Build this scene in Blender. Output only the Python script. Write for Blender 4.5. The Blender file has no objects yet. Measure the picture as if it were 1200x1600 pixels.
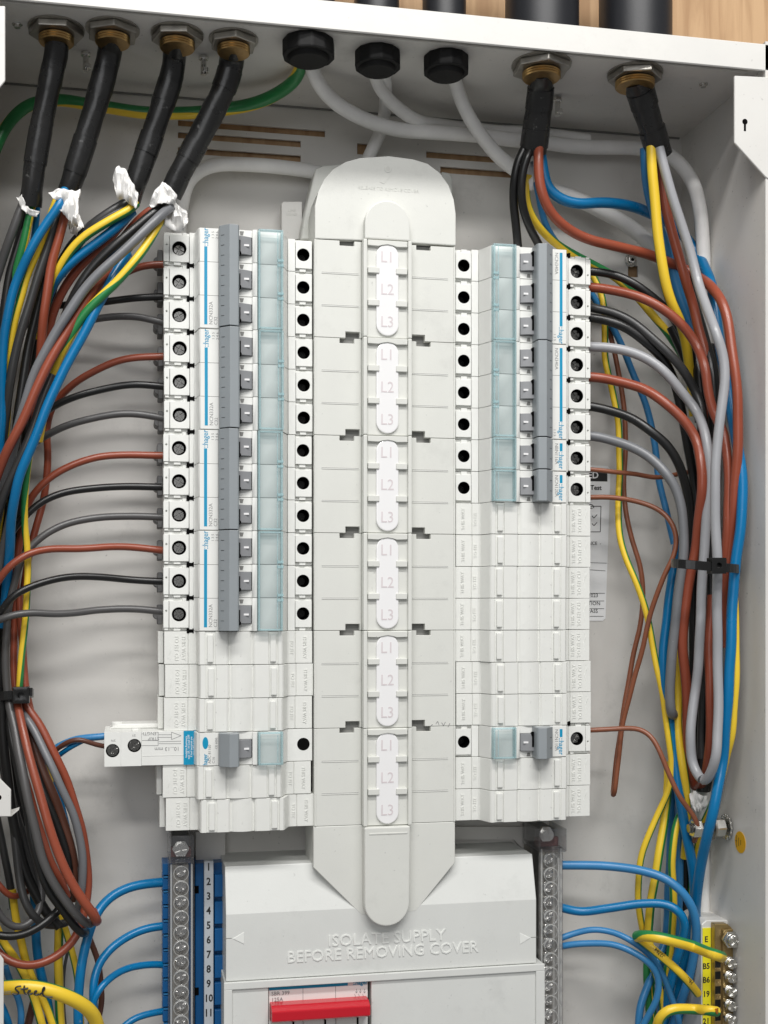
import bpy, bmesh, math, random
import numpy as np
from mathutils import Vector, Matrix

random.seed(7)
RNG = np.random.RandomState(3)
SC = bpy.context.scene
COL = SC.collection
M = 0.001                                   # everything below is written in millimetres
R = math.radians

# ---------------------------------------------------------------- camera
# The box's back wall is the plane y = 0, its open front faces -y, z is up.
F, CX, CY, TH, DC = 1900.0, 582.0, 950.0, R(11.36), 695.0
cam_d = bpy.data.cameras.new('camera')
cam = bpy.data.objects.new('camera', cam_d)
COL.objects.link(cam)
cam.location = (0, -DC * M, 0)
cam.rotation_euler = (R(90), 0, -TH)
cam_d.sensor_width = 36.0
cam_d.lens = F / 1600 * 36.0
cam_d.shift_x = (600 - CX) / 1600
cam_d.shift_y = (CY - 800) / 1600
cam_d.clip_start = 0.02
cam_d.clip_end = 50
SC.camera = cam

# ---------------------------------------------------------------- world, lamps, exposure
w = bpy.data.worlds.new('World'); SC.world = w; w.use_nodes = True
bg = w.node_tree.nodes['Background']
bg.inputs[0].default_value = (0.985, 0.99, 1.0, 1); bg.inputs[1].default_value = 0.21

def area(name, loc, target, sx, sy, power, col=(1, 0.985, 0.965)):
    l = bpy.data.lights.new(name, 'AREA'); l.shape = 'RECTANGLE'
    l.size = sx; l.size_y = sy; l.energy = power; l.color = col
    o = bpy.data.objects.new(name, l); COL.objects.link(o)
    o.location = loc
    o.rotation_euler = (Vector(target) - Vector(loc)).to_track_quat('-Z', 'Y').to_euler()
    return o
area('ceiling_tube_lamp', (0.10, -0.85, 1.15), (0.14, 0, 0), 1.3, 0.12, 18.5)
area('ceiling_tube_lamp', (0.05, -1.75, 1.25), (0.14, 0, 0), 1.3, 0.16, 17)
area('soft_fill_light', (-0.5, -1.9, 0.45), (0.14, 0, 0), 1.2, 0.9, 6.5, (0.97, 0.98, 1))  # large soft fill added from the front left, no known window
SC.view_settings.view_transform = 'Standard'
SC.view_settings.look = 'None'
SC.view_settings.exposure = -0.05
SC.view_settings.gamma = 1.0
SC.render.engine = 'CYCLES'
SC.cycles.max_bounces = 8
SC.cycles.transparent_max_bounces = 16
SC.cycles.caustics_reflective = False
SC.cycles.caustics_refractive = False

# ---------------------------------------------------------------- survey helpers
def ray(px):
    u = (px - CX) / F
    return u * math.cos(TH) + math.sin(TH), math.cos(TH) - u * math.sin(TH)
def W(px, py, d):
    """the real point (x, depth in front of the back wall, z) in mm that the survey photo shows at px, py when it lies d mm off the wall"""
    rx, ry = ray(px)
    t = (DC - d) / ry
    return (t * rx, d, t * (CY - py) / F)
def X(px, d): return W(px, 0, d)[0]
def Z(px, py, d): return W(px, py, d)[2]
def mmpx(px, d): return (DC - d) / (ray(px)[1] * F)
ROOF = 288.5
def on_roof(px, py):
    rx, ry = ray(px)
    t = ROOF / ((CY - py) / F)
    return (t * rx, DC - t * ry, ROOF)
XL, XR = X(-38, 100), X(1196, 100)           # inner faces of the side walls
ZB = -262.0                                   # lowest height built
BD = 100.0                                    # depth of the box
XC = 136.75                                  # centre line of the bus-bar column
PITCH = 17.5
def ZR(row): return 189.1 - PITCH * row       # centre height of a module row

# ---------------------------------------------------------------- materials
def mat(name, col, rough=0.45, metal=0.0, bump=0.0, bscale=900.0, var=0.0, vscale=60.0, coat=0.0, spec=0.5, rvar=0.0, grime=0.0, fleck=0.0, fcol=(0.35, 0.34, 0.33), fscale=330):
    m = bpy.data.materials.new(name); m.use_nodes = True
    nt = m.node_tree; b = nt.nodes['Principled BSDF']
    b.inputs['Base Color'].default_value = (*col, 1)
    b.inputs['Roughness'].default_value = rough
    b.inputs['Metallic'].default_value = metal
    b.inputs['Coat Weight'].default_value = coat
    b.inputs['Specular IOR Level'].default_value = spec
    tc = nt.nodes.new('ShaderNodeTexCoord')
    if var > 0:
        n = nt.nodes.new('ShaderNodeTexNoise'); n.inputs['Scale'].default_value = vscale; n.inputs['Detail'].default_value = 6
        n.inputs['Roughness'].default_value = 0.62
        nt.links.new(tc.outputs['Object'], n.inputs['Vector'])
        rp = nt.nodes.new('ShaderNodeMapRange')
        rp.inputs['From Min'].default_value = 0.3; rp.inputs['From Max'].default_value = 0.7
        rp.inputs['To Min'].default_value = 1 - var; rp.inputs['To Max'].default_value = 1 + var * 0.4
        nt.links.new(n.outputs['Fac'], rp.inputs['Value'])
        mx = nt.nodes.new('ShaderNodeVectorMath'); mx.operation = 'SCALE'
        mx.inputs[0].default_value = col
        nt.links.new(rp.outputs['Result'], mx.inputs['Scale'])
        nt.links.new(mx.outputs[0], b.inputs['Base Color'])
        if grime > 0:      # sparse specks and rubbed marks
            g = nt.nodes.new('ShaderNodeTexNoise'); g.inputs['Scale'].default_value = 420; g.inputs['Detail'].default_value = 2
            nt.links.new(tc.outputs['Object'], g.inputs['Vector'])
            g1 = nt.nodes.new('ShaderNodeMapRange'); g1.inputs['From Min'].default_value = 0.70; g1.inputs['From Max'].default_value = 0.78
            g1.inputs['To Min'].default_value = 1.0; g1.inputs['To Max'].default_value = 1 - grime * 2.2
            nt.links.new(g.outputs['Fac'], g1.inputs['Value'])
            h = nt.nodes.new('ShaderNodeTexNoise'); h.inputs['Scale'].default_value = 28; h.inputs['Detail'].default_value = 9; h.inputs['Roughness'].default_value = 0.75
            nt.links.new(tc.outputs['Object'], h.inputs['Vector'])
            h1 = nt.nodes.new('ShaderNodeMapRange'); h1.inputs['From Min'].default_value = 0.56; h1.inputs['From Max'].default_value = 0.72
            h1.inputs['To Min'].default_value = 1.0; h1.inputs['To Max'].default_value = 1 - grime
            nt.links.new(h.outputs['Fac'], h1.inputs['Value'])
            mm = nt.nodes.new('ShaderNodeMath'); mm.operation = 'MULTIPLY'
            nt.links.new(g1.outputs['Result'], mm.inputs[0]); nt.links.new(h1.outputs['Result'], mm.inputs[1])
            m2 = nt.nodes.new('ShaderNodeVectorMath'); m2.operation = 'SCALE'
            nt.links.new(mx.outputs[0], m2.inputs[0]); nt.links.new(mm.outputs[0], m2.inputs['Scale'])
            nt.links.new(m2.outputs[0], b.inputs['Base Color'])
    if fleck > 0:      # pale scuffs and dust
        f0 = nt.nodes.new('ShaderNodeTexNoise'); f0.inputs['Scale'].default_value = fscale; f0.inputs['Detail'].default_value = 3; f0.inputs['Roughness'].default_value = 0.7
        nt.links.new(tc.outputs['Object'], f0.inputs['Vector'])
        f1 = nt.nodes.new('ShaderNodeMapRange'); f1.inputs['From Min'].default_value = 0.78 - fleck * 0.2; f1.inputs['From Max'].default_value = 0.86 - fleck * 0.2
        f1.inputs['To Max'].default_value = 0.8
        nt.links.new(f0.outputs['Fac'], f1.inputs['Value'])
        fm = nt.nodes.new('ShaderNodeMixRGB'); fm.inputs[2].default_value = (*fcol, 1)
        nt.links.new(f1.outputs['Result'], fm.inputs[0])
        src = b.inputs['Base Color'].links[0].from_socket if b.inputs['Base Color'].links else None
        if src: nt.links.new(src, fm.inputs[1])
        else: fm.inputs[1].default_value = (*col, 1)
        nt.links.new(fm.outputs[0], b.inputs['Base Color'])
    if rvar > 0:
        n3 = nt.nodes.new('ShaderNodeTexNoise'); n3.inputs['Scale'].default_value = 140; n3.inputs['Detail'].default_value = 5
        nt.links.new(tc.outputs['Object'], n3.inputs['Vector'])
        r3 = nt.nodes.new('ShaderNodeMapRange'); r3.inputs['To Min'].default_value = rough - rvar; r3.inputs['To Max'].default_value = rough + rvar
        nt.links.new(n3.outputs['Fac'], r3.inputs['Value']); nt.links.new(r3.outputs['Result'], b.inputs['Roughness'])
    if bump > 0:
        n2 = nt.nodes.new('ShaderNodeTexNoise'); n2.inputs['Scale'].default_value = bscale; n2.inputs['Detail'].default_value = 3
        nt.links.new(tc.outputs['Object'], n2.inputs['Vector'])
        bp = nt.nodes.new('ShaderNodeBump'); bp.inputs['Strength'].default_value = bump; bp.inputs['Distance'].default_value = 0.0003
        nt.links.new(n2.outputs['Fac'], bp.inputs['Height']); nt.links.new(bp.outputs['Normal'], b.inputs['Normal'])
    return m

def wood_mat(name, c1, c2):
    m = bpy.data.materials.new(name); m.use_nodes = True
    nt = m.node_tree; b = nt.nodes['Principled BSDF']; b.inputs['Roughness'].default_value = 0.6
    tc = nt.nodes.new('ShaderNodeTexCoord'); mp = nt.nodes.new('ShaderNodeMapping')
    mp.inputs['Scale'].default_value = (70, 70, 7)
    nt.links.new(tc.outputs['Object'], mp.inputs['Vector'])
    n = nt.nodes.new('ShaderNodeTexNoise'); n.inputs['Scale'].default_value = 2.2; n.inputs['Detail'].default_value = 8; n.inputs['Distortion'].default_value = 0.6
    nt.links.new(mp.outputs['Vector'], n.inputs['Vector'])
    cr = nt.nodes.new('ShaderNodeValToRGB')
    cr.color_ramp.elements[0].position = 0.35; cr.color_ramp.elements[0].color = (*c1, 1)
    cr.color_ramp.elements[1].position = 0.62; cr.color_ramp.elements[1].color = (*c2, 1)
    nt.links.new(n.outputs['Fac'], cr.inputs['Fac']); nt.links.new(cr.outputs['Color'], b.inputs['Base Color'])
    return m

def clear_mat(name, tint, edge, gloss=0.12):
    m = bpy.data.materials.new(name); m.use_nodes = True
    nt = m.node_tree; nt.nodes.clear()
    out = nt.nodes.new('ShaderNodeOutputMaterial')
    tr = nt.nodes.new('ShaderNodeBsdfTransparent'); tr.inputs[0].default_value = (*tint, 1)
    gl = nt.nodes.new('ShaderNodeBsdfGlossy'); gl.inputs['Roughness'].default_value = 0.12
    df = nt.nodes.new('ShaderNodeBsdfDiffuse'); df.inputs['Color'].default_value = (*edge, 1)
    fr = nt.nodes.new('ShaderNodeLayerWeight'); fr.inputs['Blend'].default_value = 0.25
    m1 = nt.nodes.new('ShaderNodeMixShader'); m1.inputs[0].default_value = gloss
    nt.links.new(tr.outputs[0], m1.inputs[1]); nt.links.new(df.outputs[0], m1.inputs[2])
    m2 = nt.nodes.new('ShaderNodeMixShader')
    mr = nt.nodes.new('ShaderNodeMapRange'); mr.inputs['To Min'].default_value = 0.012; mr.inputs['To Max'].default_value = 0.55
    nt.links.new(fr.outputs['Fresnel'], mr.inputs['Value'])
    nt.links.new(mr.outputs['Result'], m2.inputs[0])
    nt.links.new(m1.outputs[0], m2.inputs[1]); nt.links.new(gl.outputs[0], m2.inputs[2])
    nt.links.new(m2.outputs[0], out.inputs['Surface'])
    return m

def striped_mat(name, ca, cb, edge=0.0):
    """two-colour insulation: the uv's u runs round the cable once"""
    m = bpy.data.materials.new(name); m.use_nodes = True
    nt = m.node_tree; b = nt.nodes['Principled BSDF']; b.inputs['Roughness'].default_value = 0.36
    uv = nt.nodes.new('ShaderNodeUVMap'); uv.uv_map = 'UVMap'
    sp = nt.nodes.new('ShaderNodeSeparateXYZ'); nt.links.new(uv.outputs['UV'], sp.inputs[0])
    mu = nt.nodes.new('ShaderNodeMath'); mu.operation = 'MULTIPLY'; mu.inputs[1].default_value = 2 * math.pi
    nt.links.new(sp.outputs['X'], mu.inputs[0])
    co = nt.nodes.new('ShaderNodeMath'); co.operation = 'COSINE'; nt.links.new(mu.outputs[0], co.inputs[0])
    mr = nt.nodes.new('ShaderNodeMapRange'); mr.inputs['From Min'].default_value = edge - 0.06; mr.inputs['From Max'].default_value = edge + 0.06
    nt.links.new(co.outputs[0], mr.inputs['Value'])
    mx = nt.nodes.new('ShaderNodeMixRGB'); mx.inputs[1].default_value = (*cb, 1); mx.inputs[2].default_value = (*ca, 1)
    nt.links.new(mr.outputs['Result'], mx.inputs[0]); nt.links.new(mx.outputs[0], b.inputs['Base Color'])
    return m

YEL, GRN = (0.80, 0.55, 0.035), (0.02, 0.20, 0.055)
MAT = dict(
    box=mat('painted_steel', (0.67, 0.652, 0.618), 0.36, bump=0.12, bscale=500, var=0.05, vscale=25, rvar=0.08, grime=0.16),
    lip=mat('painted_steel_clean', (0.665, 0.655, 0.625), 0.40, bump=0.10, bscale=500, var=0.04, vscale=30, grime=0.1),
    white=mat('white_plastic', (0.76, 0.765, 0.735), 0.42, bump=0.06, bscale=1500, var=0.035, vscale=90),
    blank=mat('ivory_plastic', (0.745, 0.75, 0.715), 0.38, bump=0.06, bscale=1500, var=0.04, vscale=60, grime=0.1),
    shroud=mat('grey_white_plastic', (0.665, 0.67, 0.63), 0.46, bump=0.12, bscale=1400, var=0.03, vscale=40, grime=0.1),
    cover=mat('pale_plastic', (0.665, 0.675, 0.65), 0.42, bump=0.10, bscale=1300, var=0.03, vscale=50, grime=0.1),
    tag=mat('gloss_white_plastic', (0.84, 0.835, 0.835), 0.16, coat=0.4),
    tagtext=mat('moulded_letter', (0.66, 0.60, 0.61), 0.3),
    emboss=mat('moulded_relief', (0.60, 0.60, 0.56), 0.45),
    emboss_w=mat('moulded_relief_light', (0.77, 0.78, 0.75), 0.35),
    grip=mat('grey_plastic', (0.275, 0.30, 0.315), 0.42, bump=0.08, bscale=1400, var=0.04, vscale=80),
    grip2=mat('toggle_grey_plastic', (0.25, 0.255, 0.265), 0.4),
    clampm=mat('grey_clamp_plastic', (0.16, 0.16, 0.16), 0.5),
    ink=mat('grey_print', (0.25, 0.25, 0.25), 0.5),
    ink_black=mat('black_print', (0.02, 0.02, 0.02), 0.5),
    cyan=mat('blue_print', (0.0, 0.27, 0.47), 0.35),
    dark=mat('black_shade_and_clip', (0.006, 0.006, 0.006), 1.0, spec=0.0),  # black paints the darkness inside holes and gaps; the black link clips share it
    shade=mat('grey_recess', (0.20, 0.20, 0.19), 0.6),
    screw=mat('zinc_steel', (0.30, 0.295, 0.28), 0.16, metal=1.0),
    screwdark=mat('shaded_steel', (0.02, 0.02, 0.019), 0.35, metal=0.6),  # steel blackened to paint the darkness deep in holes
    zinc=mat('bright_zinc', (0.72, 0.71, 0.68), 0.22, metal=1.0, bump=0.3, bscale=700),
    nut=mat('cast_zinc_nut', (0.42, 0.40, 0.36), 0.34, metal=0.9, bump=0.5, bscale=250, var=0.2, vscale=150),
    brass=mat('brass', (0.50, 0.32, 0.13), 0.30, metal=1.0, bump=0.3, bscale=500, var=0.2, vscale=200),
    beige=mat('tinned_bar', (0.38, 0.36, 0.32), 0.35, metal=0.3),
    brassbar=mat('brass_bar', (0.42, 0.30, 0.13), 0.38, metal=0.8, bump=0.3, bscale=500, var=0.25, vscale=120),
    clear=clear_mat('tinted_clear_plastic', (0.982, 0.998, 1.0), (0.76, 0.94, 0.97), 0.05),
    clear_e=clear_mat('tinted_clear_rim', (0.93, 0.985, 0.995), (0.66, 0.92, 0.96), 0.25),
    glass=clear_mat('clear_guard_plastic', (0.99, 0.99, 0.993), (0.55, 0.56, 0.58), 0.025),
    glassrim=clear_mat('guard_edge_refraction', (0.97, 0.97, 0.97), (0.85, 0.86, 0.84), 0.30),  # pale diffuse mix paints bright refraction along the clear edges
    bluebody=mat('blue_plastic', (0.004, 0.10, 0.29), 0.35, bump=0.1),
    blacktube=mat('black_tape', (0.016, 0.016, 0.016), 0.30, bump=0.6, bscale=220, rvar=0.16, fleck=0.62, fcol=(0.16, 0.16, 0.155), fscale=160),
    rubber=mat('black_rubber', (0.005, 0.005, 0.005), 0.6, bump=0.2, bscale=300, spec=0.25),
    nylon=mat('black_nylon', (0.01, 0.01, 0.01), 0.22),
    tissue=mat('white_tissue', (0.84, 0.83, 0.81), 0.9, bump=0.3, bscale=300, spec=0.1),
    brown=mat('brown_pvc', (0.275, 0.062, 0.031), 0.33, bump=0.15, bscale=300, var=0.10, vscale=70, rvar=0.08, fleck=0.36),
    orange=mat('orange_brown_pvc', (0.235, 0.08, 0.04), 0.36, var=0.08, vscale=70, fleck=0.36),
    dbrown=mat('dark_brown_pvc', (0.11, 0.042, 0.026), 0.36, var=0.08, vscale=70),
    black=mat('black_pvc', (0.011, 0.011, 0.011), 0.32, bump=0.1, bscale=300, rvar=0.08, fleck=0.36),
    dgrey=mat('dark_grey_pvc', (0.085, 0.083, 0.083), 0.34, bump=0.1, bscale=300, var=0.08, rvar=0.08, fleck=0.36),
    lgrey=mat('light_grey_pvc', (0.34, 0.345, 0.36), 0.32, bump=0.1, bscale=300, var=0.06, rvar=0.08, fleck=0.36),
    mgrey=mat('mid_grey_pvc', (0.17, 0.175, 0.185), 0.34, bump=0.1, bscale=300, var=0.06, rvar=0.08, fleck=0.36),
    charcoal=mat('charcoal_pvc', (0.035, 0.035, 0.035), 0.34, bump=0.1, bscale=300, rvar=0.08, fleck=0.36),
    blue=mat('blue_pvc', (0.0, 0.155, 0.365), 0.30, bump=0.1, bscale=300, var=0.08, rvar=0.08, fleck=0.36),
    lblue=mat('pale_blue_pvc', (0.035, 0.20, 0.43), 0.33, var=0.08, rvar=0.08, fleck=0.36),
    white_pvc=mat('white_pvc', (0.84, 0.83, 0.81), 0.42, bump=0.3, bscale=120, var=0.10, vscale=50),
    gy=striped_mat('green_yellow_pvc', YEL, GRN),
    yg=striped_mat('yellow_green_pvc', YEL, GRN, 0.10),
    yw=striped_mat('wide_yellow_pvc', YEL, GRN, 0.22),
    gg=striped_mat('green_yellow_edge_pvc', YEL, GRN, 0.5),
    sticker=mat('silver_sticker', (0.86, 0.865, 0.865), 0.4),
    yellow=mat('yellow_label', (0.85, 0.76, 0.02), 0.4),
    amber=mat('amber_label', (0.75, 0.40, 0.01), 0.4),
    number=mat('number_strip', (0.50, 0.53, 0.56), 0.45),
    red=mat('red_plastic', (0.52, 0.008, 0.02), 0.25, coat=0.3),
    redtint=clear_mat('red_tinted_clear', (0.70, 0.45, 0.43), (0.35, 0.15, 0.14), 0.25),
    bare=mat('copper', (0.55, 0.22, 0.12), 0.3, metal=1.0),
    wood=wood_mat('pale_wood', (0.36, 0.21, 0.10), (0.50, 0.32, 0.17)),
    duct=mat('black_conduit', (0.012, 0.013, 0.016), 0.42, bump=0.1),
)

# ---------------------------------------------------------------- mesh building
class MB:
    def __init__(s): s.v = []; s.f = []; s.sm = []; s.uv = []
    def add(s, vs, fs, smooth=False):
        n = len(s.v); s.v += [tuple(p) for p in vs]
        for f in fs: s.f.append(tuple(i + n for i in f)); s.sm.append(smooth)
        return s
    def box(s, x0, x1, d0, d1, z0, z1):
        x0, x1 = min(x0, x1), max(x0, x1); z0, z1 = min(z0, z1), max(z0, z1)
        vs = [(x, d, z) for d in (d0, d1) for z in (z0, z1) for x in (x0, x1)]
        return s.add(vs, [(0, 2, 3, 1), (4, 5, 7, 6), (0, 1, 5, 4), (2, 6, 7, 3), (0, 4, 6, 2), (1, 3, 7, 5)])
    def prism(s, pts, d0, d1):
        """outline pts (x, z), extruded from depth d0 to d1; d1 may be a list, one depth per point"""
        n = len(pts)
        dd = d1 if isinstance(d1, (list, tuple)) else [d1] * n
        vs = [(x, d0, z) for x, z in pts] + [(x, q, z) for (x, z), q in zip(pts, dd)]
        fs = [tuple(range(n - 1, -1, -1)), tuple(range(n, 2 * n))] + [(i, (i + 1) % n, n + (i + 1) % n, n + i) for i in range(n)]
        return s.add(vs, fs)
    def profile(s, pts, z0, z1):
        """outline pts (x, d), extruded from height z0 to z1"""
        n = len(pts)
        vs = [(x, d, z0) for x, d in pts] + [(x, d, z1) for x, d in pts]
        fs = [tuple(range(n)), tuple(range(2 * n - 1, n - 1, -1))] + [(i, n + i, n + (i + 1) % n, (i + 1) % n) for i in range(n)]
        return s.add(vs, fs)
    def cyl(s, c, r, h, axis='d', n=20, r2=None, smooth=True, a0=0.0):
        """axis 'd' (towards the viewer), 'z' or 'x'; from c along the axis by h"""
        r2 = r if r2 is None else r2
        vs = []
        for k, (rr, t) in enumerate(((r, 0), (r2, h))):
            for i in range(n):
                a = 2 * math.pi * i / n + a0
                u, v = rr * math.cos(a), rr * math.sin(a)
                vs.append({'d': (c[0] + u, c[1] + t, c[2] + v), 'z': (c[0] + u, c[1] + v, c[2] + t), 'x': (c[0] + t, c[1] + u, c[2] + v)}[axis])
        s.add(vs, [(i, (i + 1) % n, n + (i + 1) % n, n + i) for i in range(n)], smooth)
        m = len(s.v) - 2 * n
        s.f += [tuple(m + i for i in range(n - 1, -1, -1)), tuple(m + n + i for i in range(n))]; s.sm += [False, False]
        return s
    def holed(s, x0, x1, z0, z1, d0, d1, cx, cz, r, deep, n=24):
        """a block whose front (d1) has a round blind hole"""
        x0, x1 = min(x0, x1), max(x0, x1)
        angs = [2 * math.pi * i / n for i in range(n)] + [math.atan2(zz - cz, xx - cx) % (2 * math.pi) for xx in (x0, x1) for zz in (z0, z1)]
        angs = sorted(set(round(a, 6) for a in angs)); k = len(angs)
        rim, cir = [], []
        for a in angs:
            c, q = math.cos(a), math.sin(a)
            t = min([((x1 if c > 0 else x0) - cx) / c if abs(c) > 1e-9 else 1e9, ((z1 if q > 0 else z0) - cz) / q if abs(q) > 1e-9 else 1e9])
            rim.append((cx + c * t, cz + q * t)); cir.append((cx + c * r, cz + q * r))
        vs = [(x, d1, z) for x, z in rim] + [(x, d1, z) for x, z in cir] + [(x, d1 - deep, z) for x, z in cir] + [(x, d0, z) for x, z in rim]
        j = lambda i: (i + 1) % k
        fs = [(i, j(i), k + j(i), k + i) for i in range(k)] + [(3 * k + i, 3 * k + j(i), j(i), i) for i in range(k)]
        s.add(vs, fs + [tuple(2 * k + i for i in range(k))])
        b = len(s.v) - 4 * k
        for i in range(k): s.f.append((b + k + i, b + k + j(i), b + 2 * k + j(i), b + 2 * k + i)); s.sm.append(True)
        return s
    def mesh(s, name, m, org=(0, 0, 0), bev=0.0, seg=1, sharp=None):
        me = bpy.data.meshes.new(name)
        o = org
        me.from_pydata([((x - o[0]) * M, -(d - o[1]) * M, (z - o[2]) * M) for x, d, z in s.v], [], s.f)
        me.polygons.foreach_set('use_smooth', s.sm)
        bm = bmesh.new(); bm.from_mesh(me)
        if not s.uv: bmesh.ops.recalc_face_normals(bm, faces=bm.faces)
        if bev > 0:
            es = [e for e in bm.edges if len(e.link_faces) == 2 and e.calc_face_angle(0) > R(28)]
            bmesh.ops.bevel(bm, geom=es, offset=bev * M, segments=seg, affect='EDGES', profile=0.6, clamp_overlap=True)
        bm.to_mesh(me); bm.free()
        if s.uv:
            ul = me.uv_layers.new(name='UVMap')
            ul.data.foreach_set('uv', np.array(s.uv, dtype=np.float32).ravel())
        if any(s.sm): me.set_sharp_from_angle(angle=R(40))
        for mm in (m if isinstance(m, (list, tuple)) else [m]): me.materials.append(MAT[mm] if isinstance(mm, str) else mm)
        me.update()
        return me

def link(name, data, parent=None, loc=(0, 0, 0)):
    o = bpy.data.objects.new(name, data); COL.objects.link(o)
    o.location = (loc[0] * M, -loc[1] * M, loc[2] * M)
    if parent is not None: o.parent = parent
    return o
def tag(o, label=None, cat=None, group=None, kind=None):
    if label: o['label'] = label
    if cat: o['category'] = cat
    if group: o['group'] = group
    if kind: o['kind'] = kind
    return o
def thing(name, label, cat, loc=(0, 0, 0), group=None):
    o = link(name, None, None, loc); o.empty_display_size = 0.01
    o['org'] = tuple(float(q) for q in loc)
    return tag(o, label, cat, group)
def part(name, mb, m, parent, bev=0.0, seg=1, kind=None):
    """mb in place (world mm); parent is the thing or a part of it"""
    o = parent
    while 'org' not in o: o = o.parent
    ob = link(name, mb.mesh(name, m, tuple(o['org']), bev, seg), parent)
    if kind: ob['kind'] = kind
    return ob
def lpart(name, me, parent, loc=(0, 0, 0)): return link(name, me, parent, loc)
def single(name, mb, m, label, cat, org, group=None, bev=0.0, seg=1):
    o = link(name, mb.mesh(name, m, org, bev, seg), None, org); return tag(o, label, cat, group)
def struct(name, mb, m, org=(0, 0, 0), bev=0.0, parent=None):
    o = link(name, mb.mesh(name, m, org, bev), parent, org if parent is None else (0, 0, 0))
    if parent is None: o['kind'] = 'structure'; o['org'] = tuple(float(q) for q in org)
    return o
def copy_tree(o, parent=None):
    c = o.copy(); COL.objects.link(c)
    if parent is not None: c.parent = parent
    for ch in list(o.children): copy_tree(ch, c)
    return c

_tx = {}
def text_mesh(s, size, m, rot=0.0, ext=0.06, align='CENTER', sx=1.0, bold=0.0, spacing=1.0, line=1.0, valign='CENTER'):
    """lettering in the x-z plane, read from -y; rot turns it counter-clockwise"""
    key = (s, size, m, rot, ext, align, sx, bold, spacing, line, valign)
    if key in _tx: return _tx[key]
    c = bpy.data.curves.new('lettering', 'FONT'); c.body = s; c.size = size * M; c.extrude = ext * M
    c.align_x = align; c.align_y = valign; c.offset = bold * M; c.space_character = spacing; c.space_line = line; c.resolution_u = 2
    o = bpy.data.objects.new('tmp_text', c); COL.objects.link(o)
    bpy.context.view_layer.update()
    dg = bpy.context.evaluated_depsgraph_get()
    me = bpy.data.meshes.new_from_object(o.evaluated_get(dg), depsgraph=dg)
    COL.objects.unlink(o); bpy.data.objects.remove(o); bpy.data.curves.remove(c)
    me.transform(Matrix.Rotation(R(90), 4, 'X') @ Matrix.Rotation(R(rot), 4, 'Z') @ Matrix.Diagonal((sx, 1, 1, 1)))
    me.materials.clear(); me.materials.append(MAT[m]); me.name = 'lettering'
    _tx[key] = me
    return me
def wtext(s, size, m, px, py, d, parent, **k):
    """lettering on a surface at depth d, centred where the survey photo shows px, py"""
    o = parent
    while 'org' not in o: o = o.parent
    p = W(px, py, d); q = o['org']
    return link('lettering', text_mesh(s, size, m, **k), parent, (p[0] - q[0], p[1] - q[1], p[2] - q[2]))

# ---------------------------------------------------------------- cables
def smooth_path(P, step=2.2):
    P = np.array(P, float); n = len(P)
    if n == 2: P = np.array([P[0], (P[0] + P[1]) / 2, P[1]]); n = 3
    seg = np.maximum(np.linalg.norm(np.diff(P[:, :3], axis=0), axis=1), 1e-6) ** 0.5   # centripetal
    t = np.concatenate([[0], np.cumsum(seg)])
    out = []
    for i in range(n - 1):
        p1, p2 = P[i], P[i + 1]
        p0 = P[i - 1] if i > 0 else 2 * p1 - p2
        p3 = P[i + 2] if i + 2 < n else 2 * p2 - p1
        t1, t2 = t[i], t[i + 1]
        t0 = t[i - 1] if i > 0 else t1 - (t2 - t1)
        t3 = t[i + 2] if i + 2 < n else t2 + (t2 - t1)
        k = max(2, int(np.linalg.norm((p2 - p1)[:3]) / step))
        for q in range(k):
            tt = t1 + (t2 - t1) * q / k
            A1 = (t1 - tt) / (t1 - t0) * p0 + (tt - t0) / (t1 - t0) * p1
            A2 = (t2 - tt) / (t2 - t1) * p1 + (tt - t1) / (t2 - t1) * p2
            A3 = (t3 - tt) / (t3 - t2) * p2 + (tt - t2) / (t3 - t2) * p3
            B1 = (t2 - tt) / (t2 - t0) * A1 + (tt - t0) / (t2 - t0) * A2
            B2 = (t3 - tt) / (t3 - t1) * A2 + (tt - t1) / (t3 - t1) * A3
            out.append((t2 - tt) / (t2 - t1) * B1 + (tt - t1) / (t2 - t1) * B2)
    out.append(P[-1]); S = np.array(out)
    for _ in range(3):
        S[1:-1] = 0.25 * S[:-2] + 0.5 * S[1:-1] + 0.25 * S[2:]
    return S

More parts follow.
